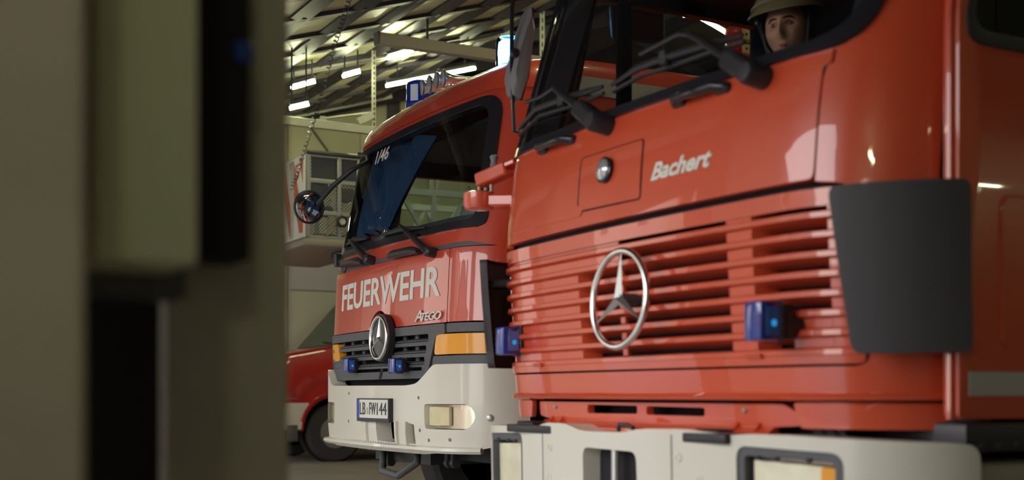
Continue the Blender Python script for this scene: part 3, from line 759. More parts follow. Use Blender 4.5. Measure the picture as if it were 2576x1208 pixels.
# inner wide mirror hanging behind the windscreen, red reflection
mc = at(1606, 62, X=XL - .22)
nx_ = Vector((.86, -.20, -.47)).normalized(); ex_ = Vector((.25, .96, 0)); ex_ = (ex_ - nx_ * ex_.dot(nx_)).normalized(); fr = Matrix((ex_, nx_, nx_.cross(ex_) * -1)).transposed()
bm = NB(); mo = round_poly([(-.155, -.085), (.115, -.085), (.145, .085), (-.115, .085)], .02, 4)
ex, ey, ez = fr.col[0], fr.col[2], fr.col[1]
add_prism(bm, mo, mc, ex, ey, ez, -.03, .006); mir = obj('front_mirror', bm, M['black'], tr)
bm = NB(); add_prism(bm, [(x * .93, y * .86) for x, y in mo], mc + ez * .001, ex, ey, ez, -.002); obj('mirror_glass', bm, M['mirror'], mir)
bm = NB(); add_tube(bm, [mc - ez * .02 + EZ * .03, mc - ez * .05 + EZ * .2, mc - ez * .08 + EZ * .42], .01, 8); obj('mirror_stay', bm, M['black'], mir)
# wipers
def wiper(root, Sx, block, pivot, elbow, blade, ext, w=.042):
    def P(p, o): return Sx.pos(*Sx.h(*p), o)
    bm = NB(); a = P(block[0], .045); b = P(block[1], .055); n = Sx.nrm(*Sx.h(*block[1]))
    add_bar(bm, a, b, .062, .075, n, .012); add_lathe(bm, [(.036, -.06), (.036, .02), (.028, .034), (.001, .036)], b, n, 18); ar = obj('wiper_arm', bm, M['black'], root)
    bm = NB(); add_tube(bm, [a, P(pivot, .06), P(elbow, .055)], [.024, .02, .013], 8, flat=.6)
    add_tube(bm, [P(elbow, .055), P(ext[0], .055), P(ext[1], .05)], .008, 6); obj('wiper_rod', bm, M['black'], ar)
    bm = NB(); q = [P(p, .028 + .018 * (1 - abs(2 * i / (len(blade) - 1) - 1))) for i, p in enumerate(blade)]; add_tube(bm, q, [.007 if i in (0, len(q) - 1) else .013 for i in range(len(q))], 6)
    q2 = [P((p[0] - 4, p[1] + 13), .016) for p in blade]; add_tube(bm, q2, .008, 5); m = q[len(q) // 2]; add_box(bm, m, (.04, .03, .05), None, .006, 1)
    obj('wiper_blade', bm, M['rubber'], ar)
wiper(tr, SW, ((1487, 285), (1534, 318)), (1450, 255), (1424, 236), [(1310, 330), (1370, 283), (1440, 262), (1500, 240), (1532, 226)], ((1390, 258), (1350, 268)))
wiper(tr, SW, ((1862, 165), (1925, 198)), (1800, 122), (1765, 106), [(1556, 222), (1625, 183), (1700, 160), (1790, 128), (1886, 98)], ((1740, 104), (1640, 152)))
# grab handles
def handle(p0, p1):
    a = S.pos(*S.h(*p0), 0); b = S.pos(*S.h(*p1), 0); n = S.nrm(*S.h(*p0)); d = (b - a).normalized()
    bm = NB()
    for p, s_ in ((a, 1), (b, -1)):
        add_bar(bm, p - d * .012 * s_, p + d * .05 * s_, .034, .048, n, .008)
    feet = bm
    bm = NB(); add_tube(bm, [a + n * .012, a + n * .04 + d * .03, b + n * .04 - d * .03, b + n * .012], .015, 10); o = obj('grab_handle', bm, M['blackgloss'], tr); obj('handle_foot', feet, M['black'], o)
handle((1366, 381), (1446, 352)); handle((1704, 262), (1834, 221))
# black corner deflectors standing off the body
half_d = half_plan(.80, .03, .34, 84, 1.4)
DO = .115
def defl(sgn):
    tl = dh(2080, 445); tr_ = dh(2443, 440); bl = dh(2143, 880); br = dh(2447, 868)
    f = lambda h_: (sgn * h_[0], h_[1])
    w1, w0 = 1.437, .975
    pts = [(bl[0], w0), (br[0], w0 + .004), (tr_[0], w1), (tl[0], w1 - .012)]
    if sgn < 0: pts = [(-x, y) for x, y in pts][::-1]
    bm = NB(); skin(bm, SDf, round_poly(pts, .03, 5), 0, .03, .012, ds=.03, dw=.06, seg=3); d_ = obj('corner_deflector', bm, M['defl'], tr)
    bm = NB()
    for w in (1.08, 1.33):
        for s in (1.02, 1.12): add_cyl(bm, S.pos(sgn * s, w, -.01), S.pos(sgn * s, w, DO - .01), .016, n=8)
    obj('deflector_bracket', bm, M['shadowbox'], d_)
half_o = [(a + 0, g) for a, g in half]
def offset_half(h, d):
    out = []
    for i, (a, g) in enumerate(h):
        p, n = h[max(0, i - 1)], h[min(len(h) - 1, i + 1)]; tx, ty = n[0] - p[0], n[1] - p[1]; L = math.hypot(tx, ty)
        out.append((a + ty / L * d, g - tx / L * d))
    out[0] = (0.0, out[0][1]); return out
SDf = Surf(NX, NY, offset_half(half, DO), rake_body)
def dh(px, py): return SDf.h(px, py)
defl(1); defl(-1)
# left outside mirror with its tube frame
fx = at(1293, 100, Y=2.55); 
bm = NB(); A = at(1297, -40, X=fx.x); B = at(1288, 20, X=fx.x); C_ = at(1287, 150, X=fx.x); D = at(1293, 330, X=fx.x); add_tube(bm, [at(1335, -55, X=fx.x), A, B, C_, D, D + Vector((.05, .12, -.03))], .010, 8); mf = obj('mirror_frame', bm, M['blackgloss'], tr)
bm = NB(); prof = [(1333, 18), (1318, 60), (1297, 130), (1284, 195), (1290, 238), (1306, 252), (1322, 205), (1333, 140), (1341, 70)]
mp = [at(px, py, X=fx.x + .01) for px, py in prof]
rings = []
for dx, sc_ in ((.03, .80), (.015, 1.0), (-.045, 1.0), (-.065, .90)):
    m = sum(mp, Vector()) / len(mp); rings.append([m + (p - m) * sc_ + EX * dx for p in mp])
loft(bm, rings); mh = obj('mirror_housing', bm, M['grey'], tr)
bm = NB(); m = at(1297, 133, X=fx.x + .035); add_lathe(bm, [(.019, -.02), (.019, .004), (.001, .007)], m, EX, 14); obj('pivot_cap', bm, M['black'], mh)
bm = NB(); add_tube(bm, [at(1338, 20, X=fx.x + .02), at(1340, 70, X=fx.x + .02), at(1327, 190, X=fx.x + .02), at(1309, 252, X=fx.x + .02)], .008, 6); obj('rim_seal', bm, M['blackgloss'], mh)
# red hinge bracket with the pale knob at the left corner
bm = NB(); bc = at(1206, 505, Y=2.42)
add_lathe(bm, [(.03, -.04), (.062, -.037), (.070, -.02), (.070, .03), (.062, .035), (.001, .035)], bc, EZ, 24); add_bar(bm, bc + Vector((.02, .03, -.005)), bc + Vector((.14, .16, -.01)), .10, .055, bev=.01); br_ = obj('corner_bracket', bm, M['red'], tr)
bm = NB(); b2 = at(1217, 450, Y=2.43); add_bar(bm, b2 + Vector((-.045, .0, -.005)), b2 + Vector((.10, .07, .035)), .07, .06, bev=.008); add_bar(bm, b2 + Vector((.05, .05, .035)), b2 + Vector((.12, .10, .06)), .08, .02, bev=.004); obj('bracket_plate', bm, M['red'], br_)
bm = NB(); b3 = at(1243, 425, Y=2.50); add_lathe(bm, [(.017, -.02), (.017, .02), (.0145, .025), (.0145, .04), (.018, .045), (.018, .055), (.012, .06), (.001, .06)], b3, EZ, 16); obj('pale_knob', bm, M['grey'], br_, label='pale grey turned knob')
bm = NB(); 
for p in ((1206, 475), (1222, 478), (1236, 470)): add_cyl(bm, at(*p, Y=2.45) - EZ * .02, at(*p, Y=2.45) + EZ * .01, .008, n=8)
obj('bracket_bolt', bm, M['steel'], br_)
# stickers in the windscreen corner
k = [SW.h(*p) for p in ((1289, 358), (1306, 347), (1318, 300), (1308, 306))]
bm = NB(); skin(bm, SW, [k[0], k[1], k[2], k[3]], -.006, .001, 0); obj('windscreen_sticker', bm, nmat('pale_sticker', (.40, .50, .55), .5), tr)
# seam slot and its pin beside the hood
k0, k1 = S.h(2082, 142), S.h(2068, 188)
bm = NB(); q = .007; skin(bm, S, [(k1[0] - q, k1[1]), (k1[0] + q, k1[1]), (k0[0] + q, k0[1]), (k0[0] - q, k0[1])], .0015, .003, 0); obj('seam_slot', bm, M['shadowbox'], tr)
# red crossbeam under the lip, with two slots
half_b = [(a, g * .6) for a, g in half_plan(.62, .01, .30, 60, .5)]
SB = Surf(NX, NY + .075, half_b, lambda w: .10 * (.85 - w))
hx = lambda p: SB.h(*p)
a0 = hx((1357, 1010)); a1 = hx((1985, 1012)); 
slots = [round_poly([hx((1478, 1040)), hx((1603, 1042)), hx((1603, 1021)), hx((1478, 1018))], .01, 4), round_poly([hx((1626, 1044)), hx((1773, 1048)), hx((1773, 1026)), hx((1626, 1022))], .01, 4)]
bm = NB(); skin(bm, SB, round_poly([(a0[0], .785), (-.55, .765), (.60, .765), (a1[0] + .03, .775), (a1[0] + .05, .80), (a1[0] - .02, .838), (a0[0], .838)], .012, 3), 0, .03, .006, slots, ds=.04, dw=.02); beam = obj('front_crossbeam', bm, M['red'], tr)
bm = NB(); strip(bm, SB, [(.0, .770), (.035, .752), (.038, .744), (-.02, .744), (-.02, .77)], a0[0] + .05, a1[0] - .06); obj('crossbeam_flange', bm, M['red'], beam)
bm = NB()
for u in (-.60, -.52, .52, .62): add_prism(bm, [(0, 0), (.035, 0), (0, .04)], SB.pos(u, .748, 0) , -EY, EZ, EX, .012)
obj('crossbeam_gusset', bm, M['red'], beam)
for px, py in ((1399, 1023), (1875, 1032)):
    l = hx((px, py)); bm = NB(); add_lathe(bm, [(.009, -.01), (.009, .004), (.006, .008), (.001, .009)], SB.pos(*l, 0), SB.nrm(*l), 10); obj('bolt', bm, M['steel'], beam)
bm = NB(); box2(bm, (NX - .86, NY + .20, .55), (NX + .86, NY + .5, .90)); box2(bm, (NX - 1.0, NY + .42, .5), (NX + 1.0, NY + .8, .86)); obj('radiator_cavity', bm, M['shadowbox'], tr)
# hoses in the gap at the right
bm = NB()
for i, (u, r) in enumerate(((.80, .022), (.845, .018), (.885, .012))): add_tube(bm, [Vector((NX + u, NY + .2, .85)), Vector((NX + u, NY + .13, .835)), Vector((NX + u + .01, NY + .13, .80)), Vector((NX + u + .03, NY + .2, .70))], r, 10)
obj('hose', bm, M['rubber'], tr)
bm = NB(); gp = at(1950, 1100, Y=NY + .22); box2(bm, (NX + 1.0, NY + .34, .70), (NX + 1.13, NY + .52, .80), .02); obj('bumper_stay', bm, M['grey'], tr)
# white bumper
def brake_(w): return .03 * (.745 - w)
half_bp = half_plan(.95, .075, .30, 82, .85, 0.0)
SBU = Surf(NX, NY - .055, half_bp, lambda w: .02 * abs(.745 - w))
def bx(px, py): return SBU.h(px, py)
BW0, BW1 = .36, .742
sb = SBU.h(2468, 1150)[0]
hlR = [bx(1908, 1156), bx(2148, 1172)]; hlL = [bx(1202, 1100), bx(1305, 1106)]
hl = (.66, 1.02)
def lamp_hole(sg, gx=0.0):
    p = [(hl[0] - gx, .46 - gx), (hl[1] + gx, .46 - gx), (hl[1] + gx, .695 + gx), (hl[0] - gx, .705 + gx)]
    if sg < 0: p = [(-x, y) for x, y in p][::-1]
    return round_poly(p, .03 + gx, 5)
c0, c1 = bx(1466, 1150)[0], bx(1600, 1170)[0]; ctop = bx(1530, 1131)[1]
co = round_poly([(c0, .52), (c1 + .005, .52), (c1, ctop - .002), (c0, ctop + .002)], .035, 5)
# top edge with the two raised humps
def top_edge():
    knots = [(-sb, .735), (-1.05, .738), (-.72, .742), (-.52, .742), (-.44, .762), (-.27, .762), (-.17, .738), (.10, .740), (.20, .755), (.42, .760), (.62, .745), (.70, .752), (.86, .752), (1.1, .745), (sb, .735)]
    return [(x, z) for x, z in knots]
ot = [(-sb, BW0), (sb, BW0)] + top_edge()[::-1]
bm = NB(); skin(bm, SBU, round_poly(ot, [0, 0] + [.05] * 15, 4), 0, .14, .020, [lamp_hole(1, .012), lamp_hole(-1, .012), co], ds=.05, dw=.05, seg=4)
bump = obj('bumper', bm, M['white'], tr)
bm = NB()
for u in (-.46, .36):
    skin(bm, SBU, [(u - .003, BW0), (u + .003, BW0), (u + .003, .74), (u - .003, .74)], .0012, .002, 0)
obj('bumper_joint', bm, M['grey'], bump)
for px, py in ((1384, 1125), (1383, 1202), (1707, 1152), (1760, 1208)):
    l = bx(px, py); bm = NB(); add_lathe(bm, [(.016, -.004), (.015, .003), (.009, .004), (.008, .001), (.001, .001)], SBU.pos(*l, 0), SBU.nrm(*l), 16); obj('bumper_dimple', bm, M['white'], bump)
bm = NB(); box2(bm, (NX - .42, NY + .02, .44), (NX + .40, NY + .10, .73)); obj('tow_cavity', bm, M['shadowbox'], bump)
bm = NB(); m = at(1548, 1165, Y=NY - .03); add_cyl(bm, (m.x, m.y, .50), (m.x, m.y, .73), .014, n=12); obj('tow_pin', bm, M['alu'], bump)
bm = NB(); m = at(1556, 1085, Y=NY + .0); add_tube(bm, [m + Vector((0, 0, -.05)), m + Vector((0, 0, .01)), m + Vector((.004, .0, .022)), m + Vector((.04, .01, .022)), m + Vector((.075, .01, .012))], .008, 8); obj('pin_handle', bm, M['black'], bump)
for p0, p1 in (((1310, 1068), (1408, 1084)), ((1757, 1088), (1850, 1108))):
    a = at(p0[0], p0[1], Y=NY + .02); b = at(p1[0], p1[1], Y=NY - .005)
    bm = NB(); box2(bm, (a.x, NY - .045, b.z - .012), (b.x, NY + .09, b.z + .018), .006, 2); box2(bm, (a.x, NY + .0, b.z + .0), (a.x + .12, NY + .07, b.z + .03), .006, 1); obj('bumper_foot_pad', bm, M['black'], bump)
for sg in (-1, 1):
    rim = lamp_hole(sg, .010); inn = lamp_hole(sg, -.016)
    bm = NB(); skin(bm, SBU, rim, -.006, .06, .006, [inn], ds=.05, dw=.05); o = obj('headlamp', bm, M['dgrey'], bump, label='rectangular headlamp in dark frame')
    bm = NB(); skin(bm, SBU, lamp_hole(sg, -.014), -.075, .01, 0, ds=.04, dw=.05); obj('reflector', bm, M['reflector'], o)
    inn2 = [(max(x, hl[0] + .03) if sg > 0 else x, y) for x, y in lamp_hole(sg, -.024)]
    bm = NB(); skin(bm, SBU, lamp_hole(sg, -.03), -.028, .012, .006, ds=.018, dw=.1, seg=2); obj('lens', bm, M['lampfront'], o)
    bm = NB(); xo = hl[1] - .075 if sg > 0 else -hl[0] - .105
    skin(bm, SBU, rrect(xo, .49, xo + .05, .665, .008, 3), -.022, .012, .004, ds=.03, dw=.1); obj('turn_lens', bm, M['amber'] if sg > 0 else M['lampfront'], o)
    bm = NB()
    for f in (.2, .4, .72): 
        x = sg * (hl[0] + (hl[1] - hl[0]) * f); add_box(bm, SBU.pos(x, .684, -.004), (.02, .012, .012), None, .003, 1)
    obj('frame_clip', bm, M['black'], o)
# step behind the bumper on the near side
st = at(2300, 1120, X=XR + .03)
bm = NB(); box2(bm, (XR - .35, y0 + .02, .36), (XR + .05, y0 + 1.2, .68), .03, 3); obj('entry_step', bm, nmat('beige_step_panel', (.30, .26, .19), .45), tr)
bm = NB(); box2(bm, (XR - .35, y0 + .02, .71), (XR + .045, y0 + 1.22, .79), .012)
for i in range(16): add_box(bm, (XR + .046, y0 + .08 + i * .07, .728), (.012, .03, .02), None, .004, 1)
obj('step_tread', bm, M['black'], tr)
# chassis, wheels, and body behind the cab
bm = NB(); box2(bm, (NX - .45, NY + .3, .45), (NX + .45, NY + 7.2, .8)); obj('chassis', bm, M['black'], tr)
bm = NB(); box2(bm, (XL, YBK + .12, .62), (XR, NY + 7.4, 2.7), .04, 2); obj('equipment_body', bm, M['red'], tr)
for yy in (1.45, 5.6):
    for sg in (-1, 1): wheel(tr, (NX + sg * .98, NY + yy, .5), .5, .3, .29, sg)
# ================================================================== the second fire engine (white FEUERWEHR lettering)
AX, AY = -6.973, 2.881
def rake_a(w):
    if w > 1.66: return .02 + .215 * (w - 1.66)
    if w > 1.26: return .05 * (w - 1.26)
    return .03 * (1.26 - w)
half_a = half_plan(.88, .045, .26, 86, 1.75, .01)
A_ = Surf(AX, AY, half_a, rake_a)
at2 = thing('fire_engine', (AX, AY + 1.2, 0), 'red fire engine behind with white FEUERWEHR lettering, its blue roof beacon lit', 'fire engine')
PR = A_.h(1127, 740)[0]; wt, wb = 1.668, 1.262
# lower red panel with a round notch for the star
ec = A_.h(953, 850)
nt_ = [(ec[0] + .165 * math.cos(a), ec[1] + .165 * math.sin(a)) for a in [math.pi - math.pi * i / 12 for i in range(13)]]
nt_ = [(x, y) for x, y in nt_ if y > wb + .002]
bm = NB(); skin(bm, A_, round_poly([(-1.12, wb + .0)], 0) + [(nt_[0][0], wb)] + nt_ + [(nt_[-1][0], wb)] + [(PR - .004, wb), (PR - .004, wt), (-1.12, wt)], 0, .03, .006, ds=.05, dw=.06)
fp = obj('front_panel', bm, M['red2'], at2)
bm = NB(); skin(bm, A_, round_poly([(PR + .004, wb), (1.30, wb), (1.30, wt), (PR + .004, wt)], .01, 2), 0, .03, .006, ds=.04, dw=.08); obj('corner_panel', bm, M['red2'], at2)
a0, a1 = A_.h(861, 778), A_.h(1107, 753); tp = A_.h(1105, 685)
lw0 = (a0[1] + a1[1]) / 2; lh = .172
fl = lambda u, v, d: A_.pos(a0[0] + (a1[0] - a0[0]) * u, lw0 + lh * v, .0035 - d)
obj('lettering', text_bm('FEUERWEHR', fl, .003, .022, 0, .98), M['whiteplain'], at2, label='white block letters across the front panel')
b0, b1 = A_.h(1046, 810), A_.h(1113, 806)
al = lambda u, v, d: A_.pos(b0[0] + (b1[0] - b0[0]) * (.16 + .84 * u), b0[1] + .046 * v, .010 - d)
al0 = lambda u, v, d: A_.pos(b0[0] + (b1[0] - b0[0]) * .30 * u, b0[1] - .002 + .066 * v, .010 - d)
obj('lettering', text_bm('TEGO', lambda u, v, d: A_.pos(b0[0] + (b1[0] - b0[0]) * (.24 + .76 * u), b0[1] + .046 * v, .010 - d), .008, .02, .22, .85), M['silver'], at2, label='silver italic badge lettering')
obj('lettering', text_bm('A', al0, .008, .015, .25), M['silver'], at2, label='silver italic badge initial')
# windscreen zone: black apron, frame, glass
bm = NB(); skin(bm, A_, [(-1.16, 1.674), (1.32, 1.674), (1.30, 1.85), (-1.15, 1.85)], -.008, .04, .006, ds=.05, dw=.06); obj('wiper_apron', bm, M['dgrey'], at2)
ws2 = round_poly([(-1.06, 1.79), (1.06, 1.79), (1.02, 2.50), (-1.02, 2.50)], [.06, .06, .12, .12], 6)
cw = 2.145
sca = lambda f, g: [(x * f, cw + (y - cw) * g) for x, y in ws2]
bm = NB(); skin(bm, A_, sca(1.03, 1.045), .006, .05, .012, [sca(.955, .92)], ds=.05, dw=.1); obj('windscreen_frame', bm, M['blackgloss'], at2)
bm = NB(); skin(bm, A_, sca(.985, .965), .002, .005, 0, ds=.05, dw=.1); obj('windscreen', bm, glass('second_windscreen', (.62, .70, .70), 1.42), at2)
p0, p1 = A_.h(936, 404), A_.h(971, 404)
p0, p1 = A_.h(941, 420), A_.h(970, 405)
obj('number', text_bm('1/46', lambda u, v, d: A_.pos(p0[0] + .02 + (p1[0] - p0[0] + .02) * u, p0[1] + .01 + .085 * v, .005 - d), .002, .01, .1), M['whiteplain'], at2, label='white unit number on the glass')
# surround with pillars, roof visor and roof in one shell
bm = NB(); skin(bm, A_, [(-1.45, 1.62), (-1.0, 1.70), (1.0, 1.70), (1.46, 1.62), (1.46, 2.56), (-1.46, 2.56)], -.006, .03, .004, [sca(1.0, 1.0)], ds=.05, dw=.08); obj('windscreen_surround', bm, M['red2'], at2)
bm = NB(); YBA = 1.72; rings = []
for w, r, k in ((2.545, rake_a(2.545), 1.0), (2.60, rake_a(2.6) + .002, .998), (2.66, .255, .99), (2.705, .31, .975), (2.735, .40, .955), (2.755, .56, .93), (2.768, .9, .91), (2.77, 1.70, .90)):
    rg = []
    for p in A_.p:
        rg.append(Vector((AX + p.x * k, AY + min(p.y + r, YBA), w)))
    rings.append(rg)
loft(bm, rings, close=False, caps=False); roof2 = obj('roof', bm, M['red2'], at2)
# cab sides, rear wall, floor
for sg in (-1, 1):
    X = AX + sg * 1.147
    wn = round_poly([(AY + .55, 1.75), (AY + 1.45, 1.75), (AY + 1.45, 2.42), (AY + .66, 2.42)], .05, 4)
    bm = NB(); add_prism(bm, [(AY + .33, .75), (AY + 1.74, .75), (AY + 1.74, 2.56), (AY + .5, 2.56), (AY + .33, 1.9)], (X, 0, 0), EY, EZ, -EX * sg, .04, 0, [wn]); d_ = obj('cab_side', bm, M['red2'], at2); bm = NB(); add_prism(bm, [(AY + .36, .78), (AY + 1.72, .78), (AY + 1.72, 2.54), (AY + .52, 2.54), (AY + .38, 1.9)], (X - sg * .042, 0, 0), EY, EZ, -EX * sg, .015, 0, [wn]); obj('side_lining', bm, M['grey'], d_)
    bm = NB(); add_prism(bm, wn, (X - sg * .02, 0, 0), EY, EZ, -EX * sg, .004); obj('side_window', bm, M['glass'], d_)
bm = NB(); box2(bm, (AX - 1.13, AY + 1.70, .8), (AX + 1.13, AY + 1.74, 2.6)); obj('cab_back_wall', bm, M['grey'], at2)
bm = NB(); box2(bm, (AX - 1.1, AY + .3, .8), (AX + 1.1, AY + 1.7, 1.15)); obj('cab_floor', bm, M['black'], at2)
bm = NB(); box2(bm, (AX - 1.06, AY + .26, 1.35), (AX + 1.06, AY + .60, 1.77), .05, 3); obj('dashboard', bm, M['black'], at2)
bm = NB(); box2(bm, (AX - .95, AY + .52, 2.50), (AX + .95, AY + 1.70, 2.53), .01); obj('headliner', bm, M['grey'], at2)
seat(at2, AX + .5, AY + 1.2, 1.5, M['seat']); seat(at2, AX - .5, AY + 1.2, 1.5, M['seat'])
bm = NB(); c = Vector((AX + .5, AY + .72, 1.93)); ax = Vector((0, -.5, .87)); f = frame_for(ax)
add_tube(bm, [c + f @ Vector((.22 * math.cos(a), .22 * math.sin(a), 0)) for a in [2 * math.pi * i / 28 for i in range(28)]], .016, 8, closed=True); add_cyl(bm, c, c - ax * .35, .03); add_bar(bm, c + EX * .21, c - EX * .21, .04, .02); obj('steering_wheel', bm, M['black'], at2)
bm = NB(); k = [at(*p, Y=AY + .62) for p in ((1142, 592), (1200, 582), (1204, 505), (1178, 468))]; loft(bm, [k, [p + EY * .006 for p in k]]); obj('white_wedge', bm, M['plate'], at2, label='flat white wedge behind the glass')  # flat white wedge set upright behind the glass
# added wavy blue sheet inside the left pillar, standing in for the glass's blue tone
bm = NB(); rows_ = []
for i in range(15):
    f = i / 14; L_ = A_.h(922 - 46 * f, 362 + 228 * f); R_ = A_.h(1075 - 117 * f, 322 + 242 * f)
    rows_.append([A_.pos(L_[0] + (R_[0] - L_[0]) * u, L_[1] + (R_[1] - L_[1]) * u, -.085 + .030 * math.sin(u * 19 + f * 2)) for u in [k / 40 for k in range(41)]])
loft(bm, rows_, close=False, caps=False); obj('blue_tint_sheet', bm, nmat('blue_tint', (.032, .10, .24), .8), at2)
# wipers
def wiper2(piv, mid, b0, b1, body):
    P = lambda p, o: A_.pos(*A_.h(*p), o)
    bm = NB(); add_tube(bm, [P(piv, .04), P(mid, .05)], [.028, .014], 8, flat=.7); add_lathe(bm, [(.03, -.03), (.03, .03), (.02, .04), (.001, .042)], P(piv, .02), A_.nrm(*A_.h(*piv)), 14); a_ = obj('wiper_arm', bm, M['black'], at2)
    bm = NB(); add_tube(bm, [P(b0, .02), P(((b0[0] + b1[0]) / 2, (b0[1] + b1[1]) / 2 - 3), .04), P(b1, .02)], [.008, .018, .008], 6); obj('wiper_blade', bm, M['rubber'], a_)
    bm = NB(); add_tube(bm, [P(q, .035) for q in body], [.02, .034, .034, .02], 10, flat=.7); obj('wiper_motor_cover', bm, M['black'], a_)
wiper2((1092, 636), (1025, 574), (967, 594), (1078, 574), [(992, 650), (1005, 643), (1050, 634), (1066, 636)])
wiper2((938, 656), (898, 610), (880, 617), (931, 602), [(874, 672), (880, 666), (910, 660), (925, 664)])
# small mirror plate, post and lamp at the lower left windscreen corner
c = at(866, 640, Y=AY + .10)
bm = NB(); add_cyl(bm, c - EZ * .03, c + EZ * .04, .014, n=10); kn = obj('corner_post', bm, M['grey'], at2)
bm = NB(); d_ = at(851, 655, Y=AY + .10); add_box(bm, d_, (.05, .05, .09), None, .008); add_cyl(bm, d_ - EZ * .02, c - EZ * .03, .012, n=8); add_lathe(bm, [(.03, -.015), (.03, .01), (.018, .014), (.001, .012)], at(866, 675, Y=AY + .06), (.3, -1, 0), 16); obj('corner_bracket', bm, M['black'], kn)
# round front mirror on its arm
mc = at(778, 521, Y=AY - .12)
P0 = at(940, 400, Y=AY + .22)
bm = NB(); add_tube(bm, [at(905, 388, Y=AY + .26), at(925, 392, Y=AY + .24), P0 + Vector((-.02, -.03, -.02)), at(908, 415, Y=AY + .12), at(885, 428, Y=AY + .05), at(835, 470, Y=AY - .05), mc + Vector((.03, .05, .02))], .016, 10); ma = obj('mirror_arm', bm, M['black'], at2)
n = (Vector((0, 0, CAM_H)) - mc).normalized() + Vector((.05, .50, .02)); n.normalize()
bm = NB(); add_lathe(bm, [(.03, -.07), (.09, -.05), (.113, -.012), (.113, .004), (.105, .008), (.1, .0)], mc, n, 36); mm = obj('round_mirror', bm, M['black'], at2)
bm = NB(); add_lathe(bm, [(.104, .0), (.09, .010), (.06, .020), (.03, .0255), (.001, .027)], mc, n, 36); obj('mirror_glass', bm, M['mirror'], mm)
# grille
gh = lambda px, py: A_.h(px, py)
GW1, GW0 = 1.255, .985
gl, gr = -1.0, A_.h(1098, 840)[0]
bm = NB()
ho = []
rows = [(1.162, 1.205), (1.098, 1.141), (1.034, 1.077), (1.000, 1.020)]
GR = [gr - .02, gr - .05, gr - .075, gr - .10]
for i, (lo, hi) in enumerate(rows):
    ho.append(rrect(-.92 if i < 3 else -.80, lo, GR[i] - .05, hi, .012, 3) if i < 3 else rrect(-.55, lo, GR[3] - .06, hi, .008, 3))
skin(bm, A_, round_poly([(-1.06, .985 + .12), (-.86, .955), (gr - .16, .955), (gr - .10, .97), (gr + .01, 1.19), (PR - .005, 1.20), (PR - .005, GW1), (-1.06, GW1)], [.02, .03, .04, .04, .02, .01, .01, .01], 4), .012, .05, .006, ho, ds=.06, dw=.08)
gp = obj('grille', bm, M['dgrey'], at2)
for i, (lo, hi) in enumerate(rows[:3]):
    bm = NB(); strip(bm, A_, [(-.02, lo - .002), (.008, lo + .004), (.004, lo + .012), (-.03, lo + .022)], -.92, GR[i] - .05); obj('grille_slat', bm, M['dgrey'], gp)
bm = NB()
for lo, hi in rows[:3]:
    for u in (-.78, -.58, -.36, .30, .46, .62): skin(bm, A_, [(u - .02, lo), (u + .02, lo), (u + .02, hi), (u - .02, hi)], -.03, .01, 0)
obj('grille_web', bm, M['dgrey'], gp)
bm = NB(); skin(bm, A_, [(-1.05, .80), (1.05, .80), (1.05, 1.25), (-1.05, 1.25)], -.075, .02, 0, ds=.1, dw=.2); obj('cavity', bm, M['shadowbox'], at2)
bm = NB(); skin(bm, A_, [(ec[0] + .012, .957), (ec[0] + .05, .957), (ec[0] + .09, 1.02), (ec[0] + .05, 1.02)], .014, .01, 0); obj('grille_gap', bm, M['shadowbox'], gp)
c = A_.pos(ec[0], ec[1], .055); c = at(953, 850, Y=c.y); star_emblem(at2, c, .139, rad(2), M['chrome'], M['blackgloss'], ring=.013)
bm = NB(); add_lathe(bm, [(.10, .0), (.143, .01), (.143, .045), (.12, .05)], c + EY * .055, -EY, 40); obj('emblem_collar', bm, M['black'], at2)
# indicators on the corners, and the corner trims around them
for sg in (1, -1):
    s0, s1 = A_.h(1096, 880)[0], 1.28
    p = [(s0, 1.085), (s1, 1.085), (s1, 1.195), (s0 + .03, 1.197)]
    tr1 = [(gr + .03, 1.205), (1.30, 1.205), (1.30, GW1), (PR + .006, GW1), (PR + .006, 1.205)]
    q = [(s0 - .045, 1.0), (1.32, .985), (1.32, 1.078), (s0 - .02, 1.078)]
    if sg < 0: p, q = [(-x, y) for x, y in p][::-1], [(-x, y) for x, y in q][::-1]
    bm = NB(); skin(bm, A_, round_poly(p, .025, 5), .012, .05, .012, ds=.04, dw=.05, seg=3); iv = obj('indicator', bm, M['amber'], at2, label='amber indicator lens')
    bm = NB(); skin(bm, A_, round_poly(q, .012, 3), .006, .05, .006, ds=.05, dw=.06); obj('corner_trim', bm, M['dgrey'], at2)
    t4 = [(PR + .006, 1.204), (1.32, 1.204), (1.32, GW1), (PR + .006, GW1)]
    if sg < 0: t4 = [(-x, y) for x, y in t4][::-1]
    bm = NB(); skin(bm, A_, round_poly(t4, .008, 2), .006, .04, .005, ds=.05, dw=.06); obj('corner_trim', bm, M['dgrey'], at2)
    bm = NB(); skin(bm, A_, [(min(sg * .9, sg * 1.35), .96), (max(sg * .9, sg * 1.35), .96), (max(sg * .9, sg * 1.35), 1.22), (min(sg * .9, sg * 1.35), 1.22)], -.03, .02, 0); obj('corner_backing', bm, M['black'], at2)
flasher(at2, 983, 920, A_, .10, .088, .055, .05, .105)
flasher(at2, 867, 919, A_, .10, .088, .055, .05, .105)
